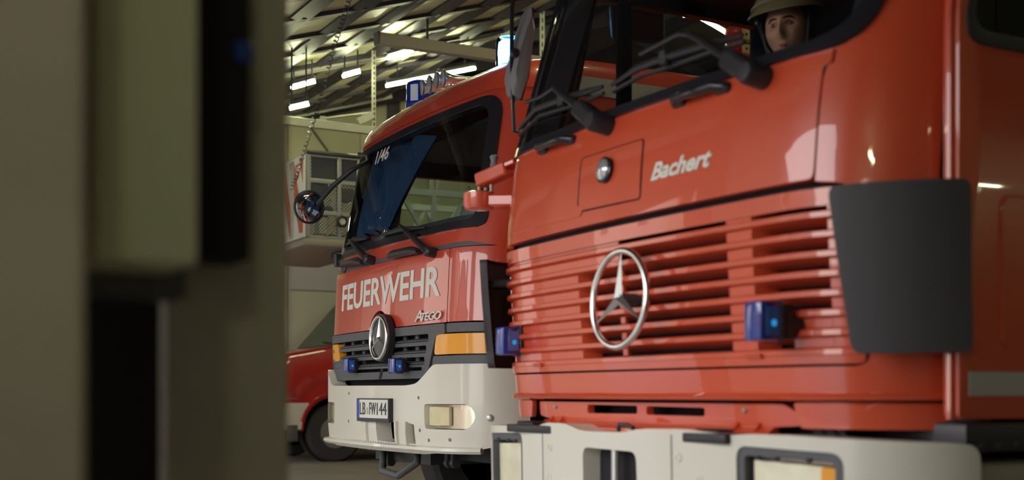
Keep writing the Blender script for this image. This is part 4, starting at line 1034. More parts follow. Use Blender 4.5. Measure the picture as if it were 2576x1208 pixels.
# bumper
half_b2 = half_plan(.86, .06, .32, 86, .62, 0)
B2 = Surf(AX, AY - .065, half_b2, lambda w: (.10 * (.66 - w) if w < .66 else 0.0))
bh = lambda px, py: B2.h(px, py)
e0 = bh(1238, 960)[0]
oe = [(-1.28, .66), (-1.10, .57), (-.7, .53), (.7, .53), (1.10, .56), (1.30, .60), (1.42, .66), (1.42, .80), (1.40, 1.0), (1.33, 1.03), (.80, 1.03), (.74, .99), (.68, .955), (.62, .925), (.50, .915), (-.72, .92), (-.80, .93), (-.86, .99), (-.92, 1.03), (-1.05, 1.03), (-1.10, .98), (-1.30, .95)]
hl2 = [bh(1070, 1022), bh(1196, 1026)]; hz = (bh(1130, 1078)[1], bh(1130, 1021)[1])
h0 = bh(1068, 1050)[0]; h1 = bh(1196, 1050)[0]
LH = lambda sg, g: round_poly([(sg * x, y) for x, y in ([(h0 - g + .01, hz[0] - g), (h1 - .05 + g, hz[0] - g), (h1 + g, (hz[0] + hz[1]) / 2), (h1 - .04 + g, hz[1] + g), (h0 - g, hz[1] + g)][::sg])], [.03, .05, .04, .05, .03][::sg], 5)
i0, i1 = bh(948, 1090)[0], bh(1042, 1090)[0]
iz0, iz1 = bh(990, 1112)[1], bh(990, 1062)[1]
inl = [round_poly([(i0, iz0), (bh(998, 1090)[0], iz0 - .003), (bh(996, 1090)[0], iz1), (i0 - .01, iz1 + .005)], .008, 2), round_poly([(bh(1026, 1090)[0], iz0 - .003), (i1 + .01, iz0 - .005), (i1, iz1 - .01), (bh(1024, 1090)[0], iz1)], .012, 3)]
bm = NB(); skin(bm, B2, round_poly(oe, .035, 4), 0, .10, .016, [LH(1, .008), LH(-1, .008)] + inl, ds=.05, dw=.04, seg=3)
bp2 = obj('bumper', bm, M['white'], at2)
bm = NB(); strip(bm, B2, [(-.05, .585), (.035, .575), (.042, .56), (.03, .545), (-.05, .54)], -1.12, 1.14); obj('bumper_lip', bm, M['white'], bp2)
bm = NB()
for px in (925, 1000, 1024):
    u = bh(px, 1090)[0]; skin(bm, B2, [(u - .012, iz0 - .01), (u + .012, iz0 - .01), (u + .012, iz1 + .005), (u - .012, iz1 + .005)], .018, .05, .004, dw=.05)
obj('inlet_rib', bm, M['white'], bp2)
bm = NB(); skin(bm, B2, [(-.75, .58), (.75, .58), (.75, .92), (-.75, .92)], -.12, .02, 0, ds=.1, dw=.2); obj('inlet_cavity', bm, M['shadowbox'], bp2)
bm = NB()
for i in range(24): add_cyl(bm, B2.pos(-.42 + i * .036, .585, .035) - EZ * .004, B2.pos(-.42 + i * .036, .585, .035) + EZ * .004, .006, n=6)
obj('tread_stud', bm, M['white'], bp2, kind='stuff')
for sg in (1, -1):
    bm = NB(); skin(bm, B2, LH(sg, .004), -.05, .02, 0, ds=.05, dw=.05); o = obj('headlamp', bm, M['reflector'], bp2, label='headlamp with clear lens')
    bm = NB(); skin(bm, B2, [(sg * x, y) for x, y in ([(h0 + .01, hz[0] + .012), ((h0 + h1) / 2 + .01, hz[0] + .012), ((h0 + h1) / 2 + .01, hz[1] - .008), (h0 + .01, hz[1] - .008)][::sg])], -.025, .02, .005, ds=.03, dw=.04); obj('lamp_insert', bm, M['lampfront'], o)
    bm = NB(); skin(bm, B2, LH(sg, .006), .001, .006, .003, ds=.05, dw=.04); obj('lens', bm, M['lensclear'], o)
for px, py in ((878, 990), (877, 1060), (1053, 1001), (1056, 1083), (1079, 1108), (1132, 1107)):
    l = bh(px, py); bm = NB(); add_lathe(bm, [(.010, -.003), (.010, .002), (.006, .003), (.001, .002)], B2.pos(*l, 0), B2.nrm(*l), 10); obj('bumper_screw', bm, M['grey'], bp2)
l = bh(1233, 1052); bm = NB(); add_lathe(bm, [(.02, -.004), (.02, .003), (.01, .008), (.001, .008)], B2.pos(*l, 0), B2.nrm(*l), 12); obj('side_bolt', bm, M['alu'], bp2)
# number plate
k0, k1 = bh(908, 1025), bh(989, 1032)
pw0, pw1 = .785 - .058, .785 + .058
pc = (k0[0] + k1[0]) / 2; pwid = k1[0] - k0[0]; pz = (k0[1] + k1[1]) / 2
x0, x1 = pc - pwid / 2, pc + pwid / 2; z0, z1 = pz - .066, pz + .062
bm = NB(); skin(bm, B2, round_poly([(x0, z0 - .012), (x1, z0 - .012), (x1, z1), (x0, z1)], .006, 2), .028, .03, .003, ds=.1, dw=.1); pf = obj('number_plate', bm, M['black'], at2)
bm = NB(); skin(bm, B2, round_poly([(x0 + .055, z0 + .010), (x1 - .010, z0 + .010), (x1 - .010, z1 - .008), (x0 + .055, z1 - .008)], .006, 2), .031, .004, 0); obj('plate_face', bm, M['plate'], pf)
bm = NB(); skin(bm, B2, [(x0 + .008, z0 + .010), (x0 + .055, z0 + .010), (x0 + .055, z1 - .008), (x0 + .008, z1 - .008)], .0312, .004, 0); obj('plate_band', bm, M['plateblue'], pf)
ph = z1 - z0 - .055
def ptext(body, ua, ub): obj('plate_letters', text_bm(body, lambda u, v, d: B2.pos(x0 + .05 + (pwid - .06) * (ua + (ub - ua) * u), z0 + .030 + ph * v, .0335 - d), .0015, .0, 0, 1.0), M['black'], pf)
ptext('LB', .04, .25); ptext('FW', .40, .62); ptext('144', .66, .97)
for v in (.35, .65):
    bm = NB(); add_lathe(bm, [(.011, 0), (.011, .002), (.001, .003)], B2.pos(x0 + .05 + (pwid - .06) * .325, z0 + .02 + ph * (v * .9), .031), B2.nrm(pc, pz), 12); obj('plate_seal', bm, nmat('yellow_green_seal', (.45, .45, .12), .5), pf)
# step bar under the bumper and the underbody
bm = NB(); q = [at(965, 1130, Y=AY + .10), at(962, 1185, Y=AY + .02), at(1002, 1197, Y=AY - .0), at(1050, 1165, Y=AY + .02), at(1052, 1120, Y=AY + .12)]; add_tube(bm, q, .022, 10); sb_ = obj('step_bar', bm, M['dgrey'], at2)
bm = NB()
for px in (968, 982, 1130, 1145): p = at(px, 1130, Y=AY + .14); add_bar(bm, p + EZ * .08, p - EZ * .08, .03, .05, up=(0, 1, 0), bev=.008); add_cyl(bm, p - EZ * .08 - EX * .02, p - EZ * .08 + EX * .02, .028, n=10)
obj('tow_lug', bm, M['black'], at2)
bm = NB(); box2(bm, (AX - .42, AY + .15, .45), (AX + .42, AY + 7, .75)); box2(bm, (AX - .95, AY + .3, .48), (AX + .95, AY + .55, .9)); obj('chassis', bm, M['black'], at2)
for yy in (1.2, 4.9):
    for sg in (-1, 1): wheel(at2, (AX + sg * .95, AY + yy, .46), .46, .28, .27, sg)
# equipment body behind, with the pale stripe, seen through the near cab
XB = AX + 1.20
bm = NB(); box2(bm, (AX - 1.2, AY + 1.85, .6), (XB, AY + 7.0, 2.80), .05, 3); eb = obj('equipment_body', bm, M['red2'], at2)
s0 = at(1600, 192, X=XB); s1 = at(1600, 243, X=XB)
bm = NB(); box2(bm, (XB - .01, AY + 1.9, s1.z), (XB + .003, AY + 6.95, s0.z)); obj('reflective_stripe', bm, M['stripe'], eb, label='pale grey reflective stripe')
bm = NB(); add_bar(bm, (XB + .01, AY + 1.9, 2.79), (XB + .01, AY + 7, 2.79), .03, .03); obj('roof_rail', bm, M['alu'], eb)
# beacons
def beacon(px, py0, py1, wpx, Y, lit):
    b = at(px, py0, Y=Y); t_ = at(px, py1, Y=Y); z0 = b.z; H = t_.z - b.z; R = wpx / 2 * (Matrix().to_3x3() @ (b - Vector((0, 0, CAM_H)))).dot(Vector((-SA, CA, 0))) / FPX
    bm = NB(); add_lathe(bm, [(R * 1.06, -.05), (R * 1.06, H * .04), (R * .98, H * .06)], b, EZ, 32); o = obj('beacon', bm, M['plateblue'], at2, label='rotating beacon, lit bright blue white' if lit else 'blue beacon, unlit, with a pale label')
    bm = NB(); add_lathe(bm, [(R, H * .05), (R, H * .84), (R * .93, H * .94), (R * .7, H), (.001, H * 1.0)], b, EZ, 32); obj('dome', bm, M['bluedome'] if lit else M['blue'], o)
    if lit:
        bm = NB(); add_lathe(bm, [(R * .78, H * .27), (R * .80, H * .8), (R * .6, H * .9), (.001, H * .93)], b, EZ, 24); obj('flash_lamp', bm, M['bluecore'], o)
    if True:
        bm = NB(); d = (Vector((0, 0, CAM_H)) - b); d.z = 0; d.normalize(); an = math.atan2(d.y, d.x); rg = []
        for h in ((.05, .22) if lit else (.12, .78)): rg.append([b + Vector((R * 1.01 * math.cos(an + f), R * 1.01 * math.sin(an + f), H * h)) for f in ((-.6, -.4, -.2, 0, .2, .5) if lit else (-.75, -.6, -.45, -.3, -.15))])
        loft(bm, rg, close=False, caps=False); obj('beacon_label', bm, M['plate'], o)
    if lit:
        L = bpy.data.lights.new('beacon_light', 'POINT'); L.energy = 5; L.color = (.15, .45, 1.0); L.shadow_soft_size = .06
        lo = bpy.data.objects.new('beacon_light', L); COL.objects.link(lo); lo.location = b + Vector((0, -.12, H * .6)) - ROOT[o.name]; lo.parent = o
    return b
bm = NB(); box2(bm, (AX + 1.13, AY + .60, 2.535), (AX + 1.153, AY + 1.73, 2.635)); obj('reflective_stripe', bm, M['stripe'], at2, label='pale grey reflective stripe')
beacon(1279, 186, 94, 64, AY + .55, True)
beacon(1057, 268, 206, 70, AY + .55, False)
# air horns on the roof
hr = None
for (px, py), r, L, (qx, qy) in zip(((1061, 221), (1079, 213), (1097, 202), (1114, 197)), (.055, .060, .054, .057), (.34, .34, .36, .46), ((1130, 212), (1150, 208), (1165, 203), (1196, 189))):
    a = at(px, py, Z=2.90); b = at(qx, qy, Z=a.z + (.02)); d = Vector((.12, .98, .055)).normalized()
    bm = NB(); add_lathe(bm, [(r, 0), (r * 1.02, .004), (r * .8, .02), (r * .48, .06), (r * .32, .12), (r * .24, L * .8), (r * .26, L * .86), (r * .7, L * .9), (r * .8, L), (.001, L * 1.01)], a, d, 24); o = obj('air_horn', bm, M['chrome'], at2)
    bm = NB(); add_lathe(bm, [(r * .9, .001), (r * .6, .0025), (.001, .004)], a - d * .004, d, 20); obj('horn_mouth', bm, M['silver'], o)
    bm = NB(); m = a + d * .10; add_cyl(bm, m, Vector((m.x, m.y, 2.74)), .007, n=6); m = a + d * L * .85; add_cyl(bm, m, Vector((m.x, m.y, 2.75)), .012, n=6); obj('horn_stand', bm, M['chrome'], o)
# ================================================================== the red van with the white lower body, far left
VX = -14.8
wc = at(845, 1090, X=VX); WY = wc.y
vt = thing('van', (VX - .95, WY + 1.6, 0), 'red van with white lower body parked deepest at left, beside the number plate', 'van')
def vp(px, py): p = at(px, py, X=VX); return (p.y, p.z)
yf = WY - 1.02
hb = (WY + .13, 1.50); ap = (WY + .80, 2.24)
rooft = (ap[0] + .45, 2.62)
def van_ring(poly, x): return [(x, y, z) for y, z in poly]
side = [(yf + .02, .40), (yf - .02, .55), (yf, .80), (yf + .05, 1.08), (yf + .14, 1.24), (yf + .34, 1.36), hb, ap, (rooft[0] - .12, 2.5), rooft, (WY + 4.6, 2.66), (WY + 4.75, 2.3), (WY + 4.75, .42)]
wr = .43
arch = [(WY + wr * math.cos(a), .40 + max(0, wr * math.sin(a) + .0)) for a in [math.pi * i / 16 for i in range(17)]]
W2 = WY + 3.2
arch2 = [(W2 + wr * math.cos(a), .40 + max(0, wr * math.sin(a))) for a in [math.pi * i / 16 for i in range(17)]]
body = [side[0]] + side[1:] + arch2 + arch
bm = NB(); add_prism(bm, body, (VX, 0, 0), EY, EZ, -EX, 1.93, .0)
vb = obj('body', bm, M['redvan'], vt)
# bevelled shoulder: a slightly larger door and wing skin with recessed joints
zs = vp(760, 1014)[1]
def vskin(name, poly, mat, r=.02, d=.018, x=.012, holes=()): bm = NB(); add_prism(bm, round_poly(poly, r, 4), (VX + x, 0, 0), EY, EZ, -EX, d, .006, holes); return obj(name, bm, mat, vt)
fend = [(yf + .03, zs + .02), (WY - .47, zs + .02), (WY - .42, zs + .12), (WY - .26, zs + .23), (WY, zs + .285), (WY + .27, zs + .23), (WY + .42, zs + .1), (WY + .45, zs + .02), (WY + .62, zs + .02), (WY + .62, hb[1] - .02), (hb[0] + .05, hb[1] - .02), (yf + .36, 1.33), (yf + .16, 1.20), (yf + .07, 1.05)]
vskin('front_wing', fend, M['redvan'], .02)
vskin('door_skin', [(WY + .63, .48), (WY + 1.75, .48), (WY + 1.75, 1.50), (WY + .63, hb[1] - .0)], M['redvan'])
# flared arch edge
bm = NB(); add_tube(bm, [Vector((VX + .018, WY + (wr + .045) * math.cos(a), .40 + (wr + .045) * math.sin(a))) for a in [math.pi * (i + .5) / 19 for i in range(18)]], .02, 6, flat=1.0); obj('arch_lip', bm, M['redvan'], vt)
low = [(yf + .0, .42), (WY - wr - .03, .42), (WY - wr - .015, .55), (WY - wr + .05, zs - .06), (WY - wr + .07, zs), (yf + .02, zs)]
bm = NB(); add_prism(bm, round_poly(low, .012, 2), (VX + .016, 0, 0), EY, EZ, -EX, .30, .01); bf = obj('front_bumper', bm, M['white'], vt)
bm = NB(); box2(bm, (VX - 1.9, yf - .05, .42), (VX - .02, yf + .12, zs), .02); obj('bumper_front', bm, M['white'], bf)
bm = NB(); p = vp(737, 1090); box2(bm, (VX + .012, p[0] - .09, p[1] - .10), (VX + .022, p[0] + .055, p[1] + .10), .01); add_lathe(bm, [(.05, 0), (.05, .012), (.001, .014)], (VX + .02, p[0], p[1]), EX, 16); obj('fog_lamp', bm, M['dgrey'], vt)
bm = NB(); box2(bm, (VX - .01, yf + .0, .80), (VX + .018, WY - .52, .812)); obj('bumper_crease', bm, M['grey'], bf)
bm = NB(); box2(bm, (VX - .3, WY + .45, .42), (VX + .016, WY + 2.74, .60), .01); obj('sill', bm, M['white'], vt)
# glass: windscreen on the slope, front quarter and door window
q = [(hb[0] + .07, hb[1] + .035), (ap[0] + .03, ap[1] - .03), (ap[0] + .25, 2.28), (ap[0] + .75, 2.30), (ap[0] + .75, 1.50), (WY + .80, hb[1] + .01)]
vskin('window_frame', q, M['black'], .02, .02, .008)
q2 = [(hb[0] + .22, hb[1] + .10), (ap[0] + .08, ap[1] - .06), (ap[0] + .30, 2.22), (ap[0] + .68, 2.22), (ap[0] + .68, 1.56), (hb[0] + .22, hb[1] + .06)]
grn = nmat('green_tinted_glass', (.035, .055, .045), .16, spec=.18)
vskin('door_window', q2, grn, .03, .016, .012)
bm = NB(); n_ = Vector((0, -(ap[1] - hb[1]), ap[0] - hb[0])).normalized(); c = Vector((VX - .965, (hb[0] + ap[0]) / 2, (hb[1] + ap[1]) / 2)) + n_ * .004
d_ = Vector((0, ap[0] - hb[0], ap[1] - hb[1])); add_box(bm, c, (1.80, d_.length * 1.0, .012), Matrix((EX, d_.normalized(), n_)).transposed(), .004, 1); obj('windscreen', bm, grn, vt)
bm = NB(); a, b = Vector((VX + .004, hb[0], hb[1] - .02)), Vector((VX + .004, ap[0], ap[1] - .01)); add_bar(bm, a, b + (b - a) * .5, .05, .05, bev=.015); obj('pillar', bm, M['blackgloss'], vt)
bm = NB(); add_box(bm, c + Vector((.55, 0, 0)) - d_ * .22 + n_ * .008, (.06, .11, .004), Matrix((EX, d_.normalized(), n_)).transposed()); obj('window_sticker', bm, M['plate'], vt)
bm = NB(); add_box(bm, c + Vector((.68, 0, 0)) - d_ * .22 + n_ * .008, (.12, .11, .004), Matrix((EX, d_.normalized(), n_)).transposed()); obj('window_sticker', bm, nmat('green_sticker', (.03, .30, .16), .5), vt)
bm = NB(); a = vp(735, 876); b = vp(762, 872); add_prism(bm, [(yf + .22, 1.18), (yf + .50, 1.32), (yf + .30, 1.26)], (VX + .008, 0, 0), EY, EZ, -EX, .02); obj('hood_vent', bm, M['black'], vt)
bm = NB(); add_tube(bm, [Vector((VX - .05, hb[0] - .02, hb[1] + .01)), Vector((VX - .35, hb[0] - .0, hb[1] + .03)), Vector((VX - .9, hb[0] + .03, hb[1] + .06))], .014, 6); obj('wiper', bm, M['black'], vt)
bm = NB(); box2(bm, (VX - 1.9, WY - .42, .3), (VX - .35, WY + .42, .85)); box2(bm, (VX - 1.6, yf + .3, .25), (VX - .3, WY + 4.4, .5)); obj('underbody', bm, M['shadowbox'], vt)
for yy in (WY, W2):
    wheel(vt, (VX - .125, yy, .368), .368, .235, .200, 1, 16)
    wheel(vt, (VX - 1.8, yy, .368), .368, .235, .215, -1, 16)
# wheel arch filler
bm = NB(); add_lathe(bm, [(.42, -.12), (.425, .0), (.40, .0), (.40, -.12)], (VX - .12, WY, .40), EX, 32); obj('arch_liner', bm, M['shadowbox'], vt)

# ================================================================== turntable ladder truck behind: rescue cage in view, ladder seen through the windscreen
LX = -12.0
c0 = at(775, 388, X=LX); c1 = at(932, 600, X=LX)
CY0 = c0.y; CY1 = at(915, 500, X=LX).y; CZ1 = c0.z; CZ0 = at(780, 597, X=LX).z
CYM = at(902, 385, X=LX).y
lt = thing('ladder_truck', (LX - 1.0, CY1 + 4, 0), 'turntable ladder truck with perforated rescue cage hanging out in front, red and white striped', 'ladder truck')
mesh_m = nmat('perforated_mesh_grey', (.10, .10, .13), .5, metal=.3)
bm = NB()
for z in (CZ0, CZ0 + (CZ1 - CZ0) * .30, CZ0 + (CZ1 - CZ0) * .685, CZ1):
    add_bar(bm, (LX, CY0, z), (LX, CY1 + .25, z), .04, .045, bev=.006); add_bar(bm, (LX - 2, CY0, z), (LX - 2, CY1 + .25, z), .04, .045)
    add_bar(bm, (LX, CY0, z), (LX - 2, CY0, z), .04, .045)
for y in (CY0, CY0 + (CY1 - CY0) * .55, CYM, CY1 + .2):
    add_bar(bm, (LX, y, CZ0), (LX, y, CZ1), .045, .045, up=(0, 1, 0), bev=.006); add_bar(bm, (LX - 2, y, CZ0), (LX - 2, y, CZ1), .045, .045, up=(0, 1, 0))
cf = obj('cage_frame', bm, nmat('cage_frame_alu', (.27, .26, .27), .4, metal=.4), lt)
bm = NB(); add_bar(bm, (LX + .01, CY0 - .02, CZ1 + .02), (LX + .01, CYM + .05, CZ1 + .02), .05, .05, bev=.015); add_tube(bm, [(LX + .01, CYM, CZ1 + .02), (LX + .01, CYM + .10, CZ1 + .01), (LX + .01, CYM + .16, CZ1 - .06), (LX + .01, CYM + .17, CZ1 - .3)], .03, 8); obj('top_rail', bm, M['black'], lt)
# perforated mesh: real rods in two diagonal families
bm = NB()
def mesh_rods(y0, y1, z0, z1, x, p=.042, t=.0055):
    w, h = y1 - y0, z1 - z0; k = -h
    for sg in (1, -1):
        c_ = -h
        while c_ < w:
            a = max(0, c_); b = min(w, c_ + h)
            if b - a > .01:
                za, zb = a - c_, b - c_
                if sg < 0: za, zb = h - za, h - zb
                add_tube(bm, [(x, y0 + a, z0 + za), (x, y0 + b, z0 + zb)], t, 3, caps=False)
            c_ += p
mesh_rods(CY0, CY1 + .2, CZ0, CZ1, LX - .005, .036, .0058)
obj('mesh_panel', bm, mesh_m, lt, kind='stuff')
bm = NB(); box2(bm, (LX - .05, CY0 + .05, CZ0 + (CZ1 - CZ0) * .70), (LX - .03, CYM, CZ1 - .02)); obj('control_panel', bm, nmat('dark_blue_cage_panel', (.045, .05, .09), .5), lt)
bm = NB(); box2(bm, (LX - 1.2, CY0 + .1, CZ0 + .02), (LX - .06, CY1, CZ0 + .05))
for y, z, s in ((CY0 + .22, CZ0 + .55, .16), (CY0 + .52, CZ0 + .5, .14), (CY0 + .3, CZ0 + .32, .1)): add_box(bm, (LX - .3, y, z), (.2, s, s), None, .03)
obj('equipment_case', bm, M['dgrey'], lt)
a = CY0 + .04; bm = NB(); zb = CZ0 + .05; zm = CZ0 + (CZ1 - CZ0) * .3
for ya, za, yb, zb2 in ((CY0 + .18, CZ0 + .03, CY0 + .36, zm), (CY1 - .05, CZ0 + .03, CY1 - .16, zm)): add_bar(bm, (LX + .015, ya, za), (LX + .015, yb, zb2), .02, .035)
obj('cage_brace', bm, nmat('brown_brace', (.22, .17, .12), .5), lt)
w0 = at(860, 558, X=LX + .03); bm = NB(); add_lathe(bm, [(.06, 0), (.06, .02), (.05, .025), (.045, .01), (.001, .01)], w0, EX, 20); wp = obj('cage_wheel', bm, M['rubber'], lt)
bm = NB(); add_lathe(bm, [(.04, .012), (.035, .024), (.001, .02)], w0, EX, 6); obj('wheel_hub', bm, M['alu'], wp)
# striped front board
bm = NB(); box2(bm, (LX - 2, CY0 - .045, CZ0), (LX + .0, CY0 - .025, CZ1)); fbd = obj('front_board', bm, M['plate'], lt)
for i in range(7):
    x = LX - .02 - i * .30
    zt = CZ1 - .02; zl = CZ0 + .12
    bm = NB(); loft(bm, [[(x - .02, CY0 - .047, zt), (x - .16, CY0 - .047, zt), (x + .06 if i else x - .02, CY0 - .047, zl + (.0 if i else .25)), (x + .20 if i else x, CY0 - .047, zl + (.0 if i else .22))]], True, False)
    vs2 = bm.verts[:]; bm.faces.new(vs2) if len(bm.faces) == 0 else None
    bm.free()
def stripe(p):
    bm = NB(); add_prism(bm, p, (0, CY0 - .045, 0), EX, EZ, -EY, .004); obj('red_stripe', bm, M['orange'], fbd)
H_ = CZ1 - CZ0
for k in range(-2, 8):
    xa = LX - .32 * k
    t0, t1 = .97, .06
    sl = .42
    f = lambda h, o_: xa - o_ + sl * (1 - h) * H_
    poly = [(f(t0, .15), CZ0 + H_ * t0), (f(t1, .15), CZ0 + H_ * t1), (f(t1, 0), CZ0 + H_ * t1), (f(t0, 0), CZ0 + H_ * t0)]
    # clip to the board
    cl = []
    def clip(P, inside, inter):
        o_ = []
        for i in range(len(P)):
            A, B = P[i - 1], P[i]
            if inside(B):
                if not inside(A): o_.append(inter(A, B))
                o_.append(B)
            elif inside(A): o_.append(inter(A, B))
        return o_
    for lim, s_ in ((LX - .03, 1), (LX - 1.97, -1)):
        poly = clip(poly, lambda p: (lim - p[0]) * s_ >= 0, lambda A, B: (lim, A[1] + (B[1] - A[1]) * (lim - A[0]) / (B[0] - A[0]))) if poly else poly
    if len(poly) >= 3: stripe(poly)
bm = NB(); tp = at(742, 470, Y=CY0 - .05); obj('board_number', text_bm('5', lambda u, v, d: Vector((tp.x - .02 + .14 * u, CY0 - .046 + d, tp.z + .06 + .16 * v)), .003, .02), M['orange'], fbd)
bm = NB(); box2(bm, (LX - .42, CY0 - .05, CZ0 + .02), (LX - .30, CY0 - .02, CZ1 - .02), .004); obj('board_post', bm, M['alu'], fbd)
# cage floor and linkage
bm = NB(); box2(bm, (LX - 2.05, CY0 - .06, CZ0 - .09), (LX + .04, CY1 + .25, CZ0 - .015), .02); obj('cage_floor', bm, nmat('cage_floor_beige', (.30, .25, .19), .5), lt)
bm = NB(); box2(bm, (LX - .5, CY0 + .42, CZ0 - .20), (LX - .12, CY1 + .6, CZ0 - .08), .03)
p = at(858, 600, X=LX); add_bar(bm, (LX - .02, p.y + .05, CZ0 - .28), (LX - .02, p.y + .05, CZ0), .08, .06, up=(0, 1, 0)); add_bar(bm, (LX - .0, CY0 + .35, CZ0 - .2), (LX - .0, CY1 + .4, CZ0 - .22), .05, .07); obj('linkage_beam', bm, M['dsteel'], lt)
# ladder trusses running back
lad = nmat('ladder_grey_paint', (.46, .48, .46), .45)
y0_, y1_ = CY1 + .2, CY1 + 7.5
for sx in (-.55, .55):
    X = LX - 1.0 + sx; bm = NB(); zb, zt = CZ0 + .0, CZ0 + .62
    add_bar(bm, (X, y0_, zb), (X, y1_, zb + .15), .07, .1); add_bar(bm, (X, y0_, zt), (X, y1_, zt + .15), .06, .07)
    n = 9
    for i in range(n):
        ya = y0_ + (y1_ - y0_) * i / n; yb = y0_ + (y1_ - y0_) * (i + 1) / n; ym = (ya + yb) / 2
        za = zb + .15 * i / n
        add_bar(bm, (X, ya, za), (X, ym, zt + .1 * i / n), .04, .04); add_bar(bm, (X, ym, zt + .1 * i / n), (X, yb, za), .04, .04); add_bar(bm, (X, ya, za), (X, ya, zt + .1 * i / n), .05, .05, up=(0, 1, 0))
    obj('ladder_truss', bm, lad, lt)
for i in range(22):
    bm = NB(); y = y0_ + .3 + i * .32; add_cyl(bm, (LX - 1.55, y, CZ0 + .06), (LX - .45, y, CZ0 + .06), .018, n=6); obj('rung', bm, lad, lt)
CF = CY1 + 1.9
bm = NB(); box2(bm, (LX - 2.15, CF, .75), (LX + .15, CF + 1.7, 2.15), .12, 4); obj('cab', bm, M['red2'], lt)
bm = NB(); box2(bm, (LX - 2.0, CF - .012, 1.35), (LX, CF + .1, 2.0), .03); box2(bm, (LX + .1, CF + .3, 1.4), (LX + .16, CF + 1.4, 2.0), .02); obj('cab_window', bm, M['blackgloss'], lt)
bm = NB(); box2(bm, (LX - 2.15, CF - .15, .42), (LX + .15, CF + .4, .80), .05); obj('bumper', bm, M['white'], lt)
bm = NB(); box2(bm, (LX - 2.1, CF + 1.9, .8), (LX + .1, CF + 6.0, 1.5), .04); obj('equipment_body', bm, M['red2'], lt)
bm = NB(); add_cyl(bm, (LX - 1, CF + 4.2, 1.5), (LX - 1, CF + 4.2, CZ0 + .12), .5, .4, n=20); obj('turntable', bm, M['grey'], lt)
bm = NB(); box2(bm, (LX - 1.5, CF + .2, .45), (LX - .5, CF + 6, .8)); obj('chassis', bm, M['black'], lt)
for yy in (1.0, 4.6):
    for sg in (-1, 1): wheel(lt, (LX - 1 + sg * .98, CF + yy, .48), .48, .3, .28, sg)

# ================================================================== wooden ladder lying on the second truck
wl0 = at(1845, 88, X=XB - .25)
wt_ = thing('wooden_ladder', (wl0.x, wl0.y + 1.5, wl0.z - .3), 'pale wooden ladder with red capped ends lying high, seen through the near cab windows', 'ladder')
for (pa, pb, nm) in (((1838, 70), (1838, 97), 'side_rail'), ((1838, 108), (1838, 132), 'side_rail')):
    a = at(pa[0], pa[1], X=XB - .25); b = at(pb[0], pb[1], X=XB - .25)
    bm = NB(); box2(bm, (a.x - .03, a.y, b.z), (a.x + .03, a.y + 3.2, a.z), .004, 1); r_ = obj(nm, bm, M['wood'], wt_)
    bm = NB(); box2(bm, (a.x - .034, a.y - .02, b.z - .004), (a.x + .034, a.y + .065, a.z + .004), .008); obj('red_end_cap', bm, M['redvan'], r_)
    bm = NB(); add_cyl(bm, (a.x + .028, a.y + .10, (a.z + b.z) / 2), (a.x + .034, a.y + .10, (a.z + b.z) / 2), .008, n=8); obj('rivet', bm, M['black'], r_)
a = at(1838, 84, X=XB - .25); b = at(1838, 120, X=XB - .25)
for i in range(9):
    bm = NB(); y = a.y + .3 + i * .34; add_cyl(bm, (a.x, y, b.z), (a.x, y, a.z), .016, n=8); obj('rung', bm, M['wood'], wt_)
bt = at(1838, 132, X=XB - .25).z
bm = NB()
for y in (a.y + .25, a.y + 2.6): box2(bm, (a.x - .06, y, 2.802), (a.x + .06, y + .06, bt), .005, 1)
obj('ladder_rest', bm, M['dsteel'], wt_)

# ================================================================== yard outside the open doors (only seen mirrored in the paintwork)
def house(x, y, w, d, h, rh, col, lab):
    t = thing('house', (x, y, 0), lab, 'house')
    bm = NB(); add_prism(bm, [(-w / 2, 0), (w / 2, 0), (w / 2, h), (0, h + rh), (-w / 2, h)], (x, y, 0), EX, EZ, -EY, d); o = obj('wall', bm, nmat('house_wall', col, .8, noise=(2, .1)), t)
    bm = NB()
    for s in (-1, 1): add_prism(bm, [(0, h + rh + .15), (s * (w / 2 + .4), h - .25), (s * (w / 2 + .4), h - .05), (0, h + rh + .35)][::s], (x, y + .4, 0), EX, EZ, -EY, d + .8)
    obj('roof', bm, nmat('roof_tiles', (.16, .07, .05), .8, noise=(6, .3)), t)
    for i in range(3):
        for k in range(2):
            X = x - w / 2 + w * (i + .5) / 3; z = 1.0 + k * 2.7
            bm = NB(); box2(bm, (X - .55, y - .02, z), (X + .55, y + .05, z + 1.35), .01, 1); f_ = obj('window', bm, M['plate'], t)
            bm = NB(); box2(bm, (X - .47, y + .0, z + .08), (X + .47, y + .06, z + 1.27)); obj('pane', bm, M['blackgloss'], f_)
house(-31, -15, 13, 9, 8.6, 4.2, (.55, .50, .42), 'tall pale gabled house across the yard')
house(-19.6, -13, 5, 9, 7.4, 2.4, (.50, .38, .26), 'narrow ochre gabled house across the yard')
house(-9.5, -14, 10, 9, 3.3, 1.6, (.42, .24, .17), 'low brick red house across the yard')
house(-62, -24.7, 50, 9, 11.0, 1.0, (.46, .40, .33), 'long grey house at the far end of the yard')
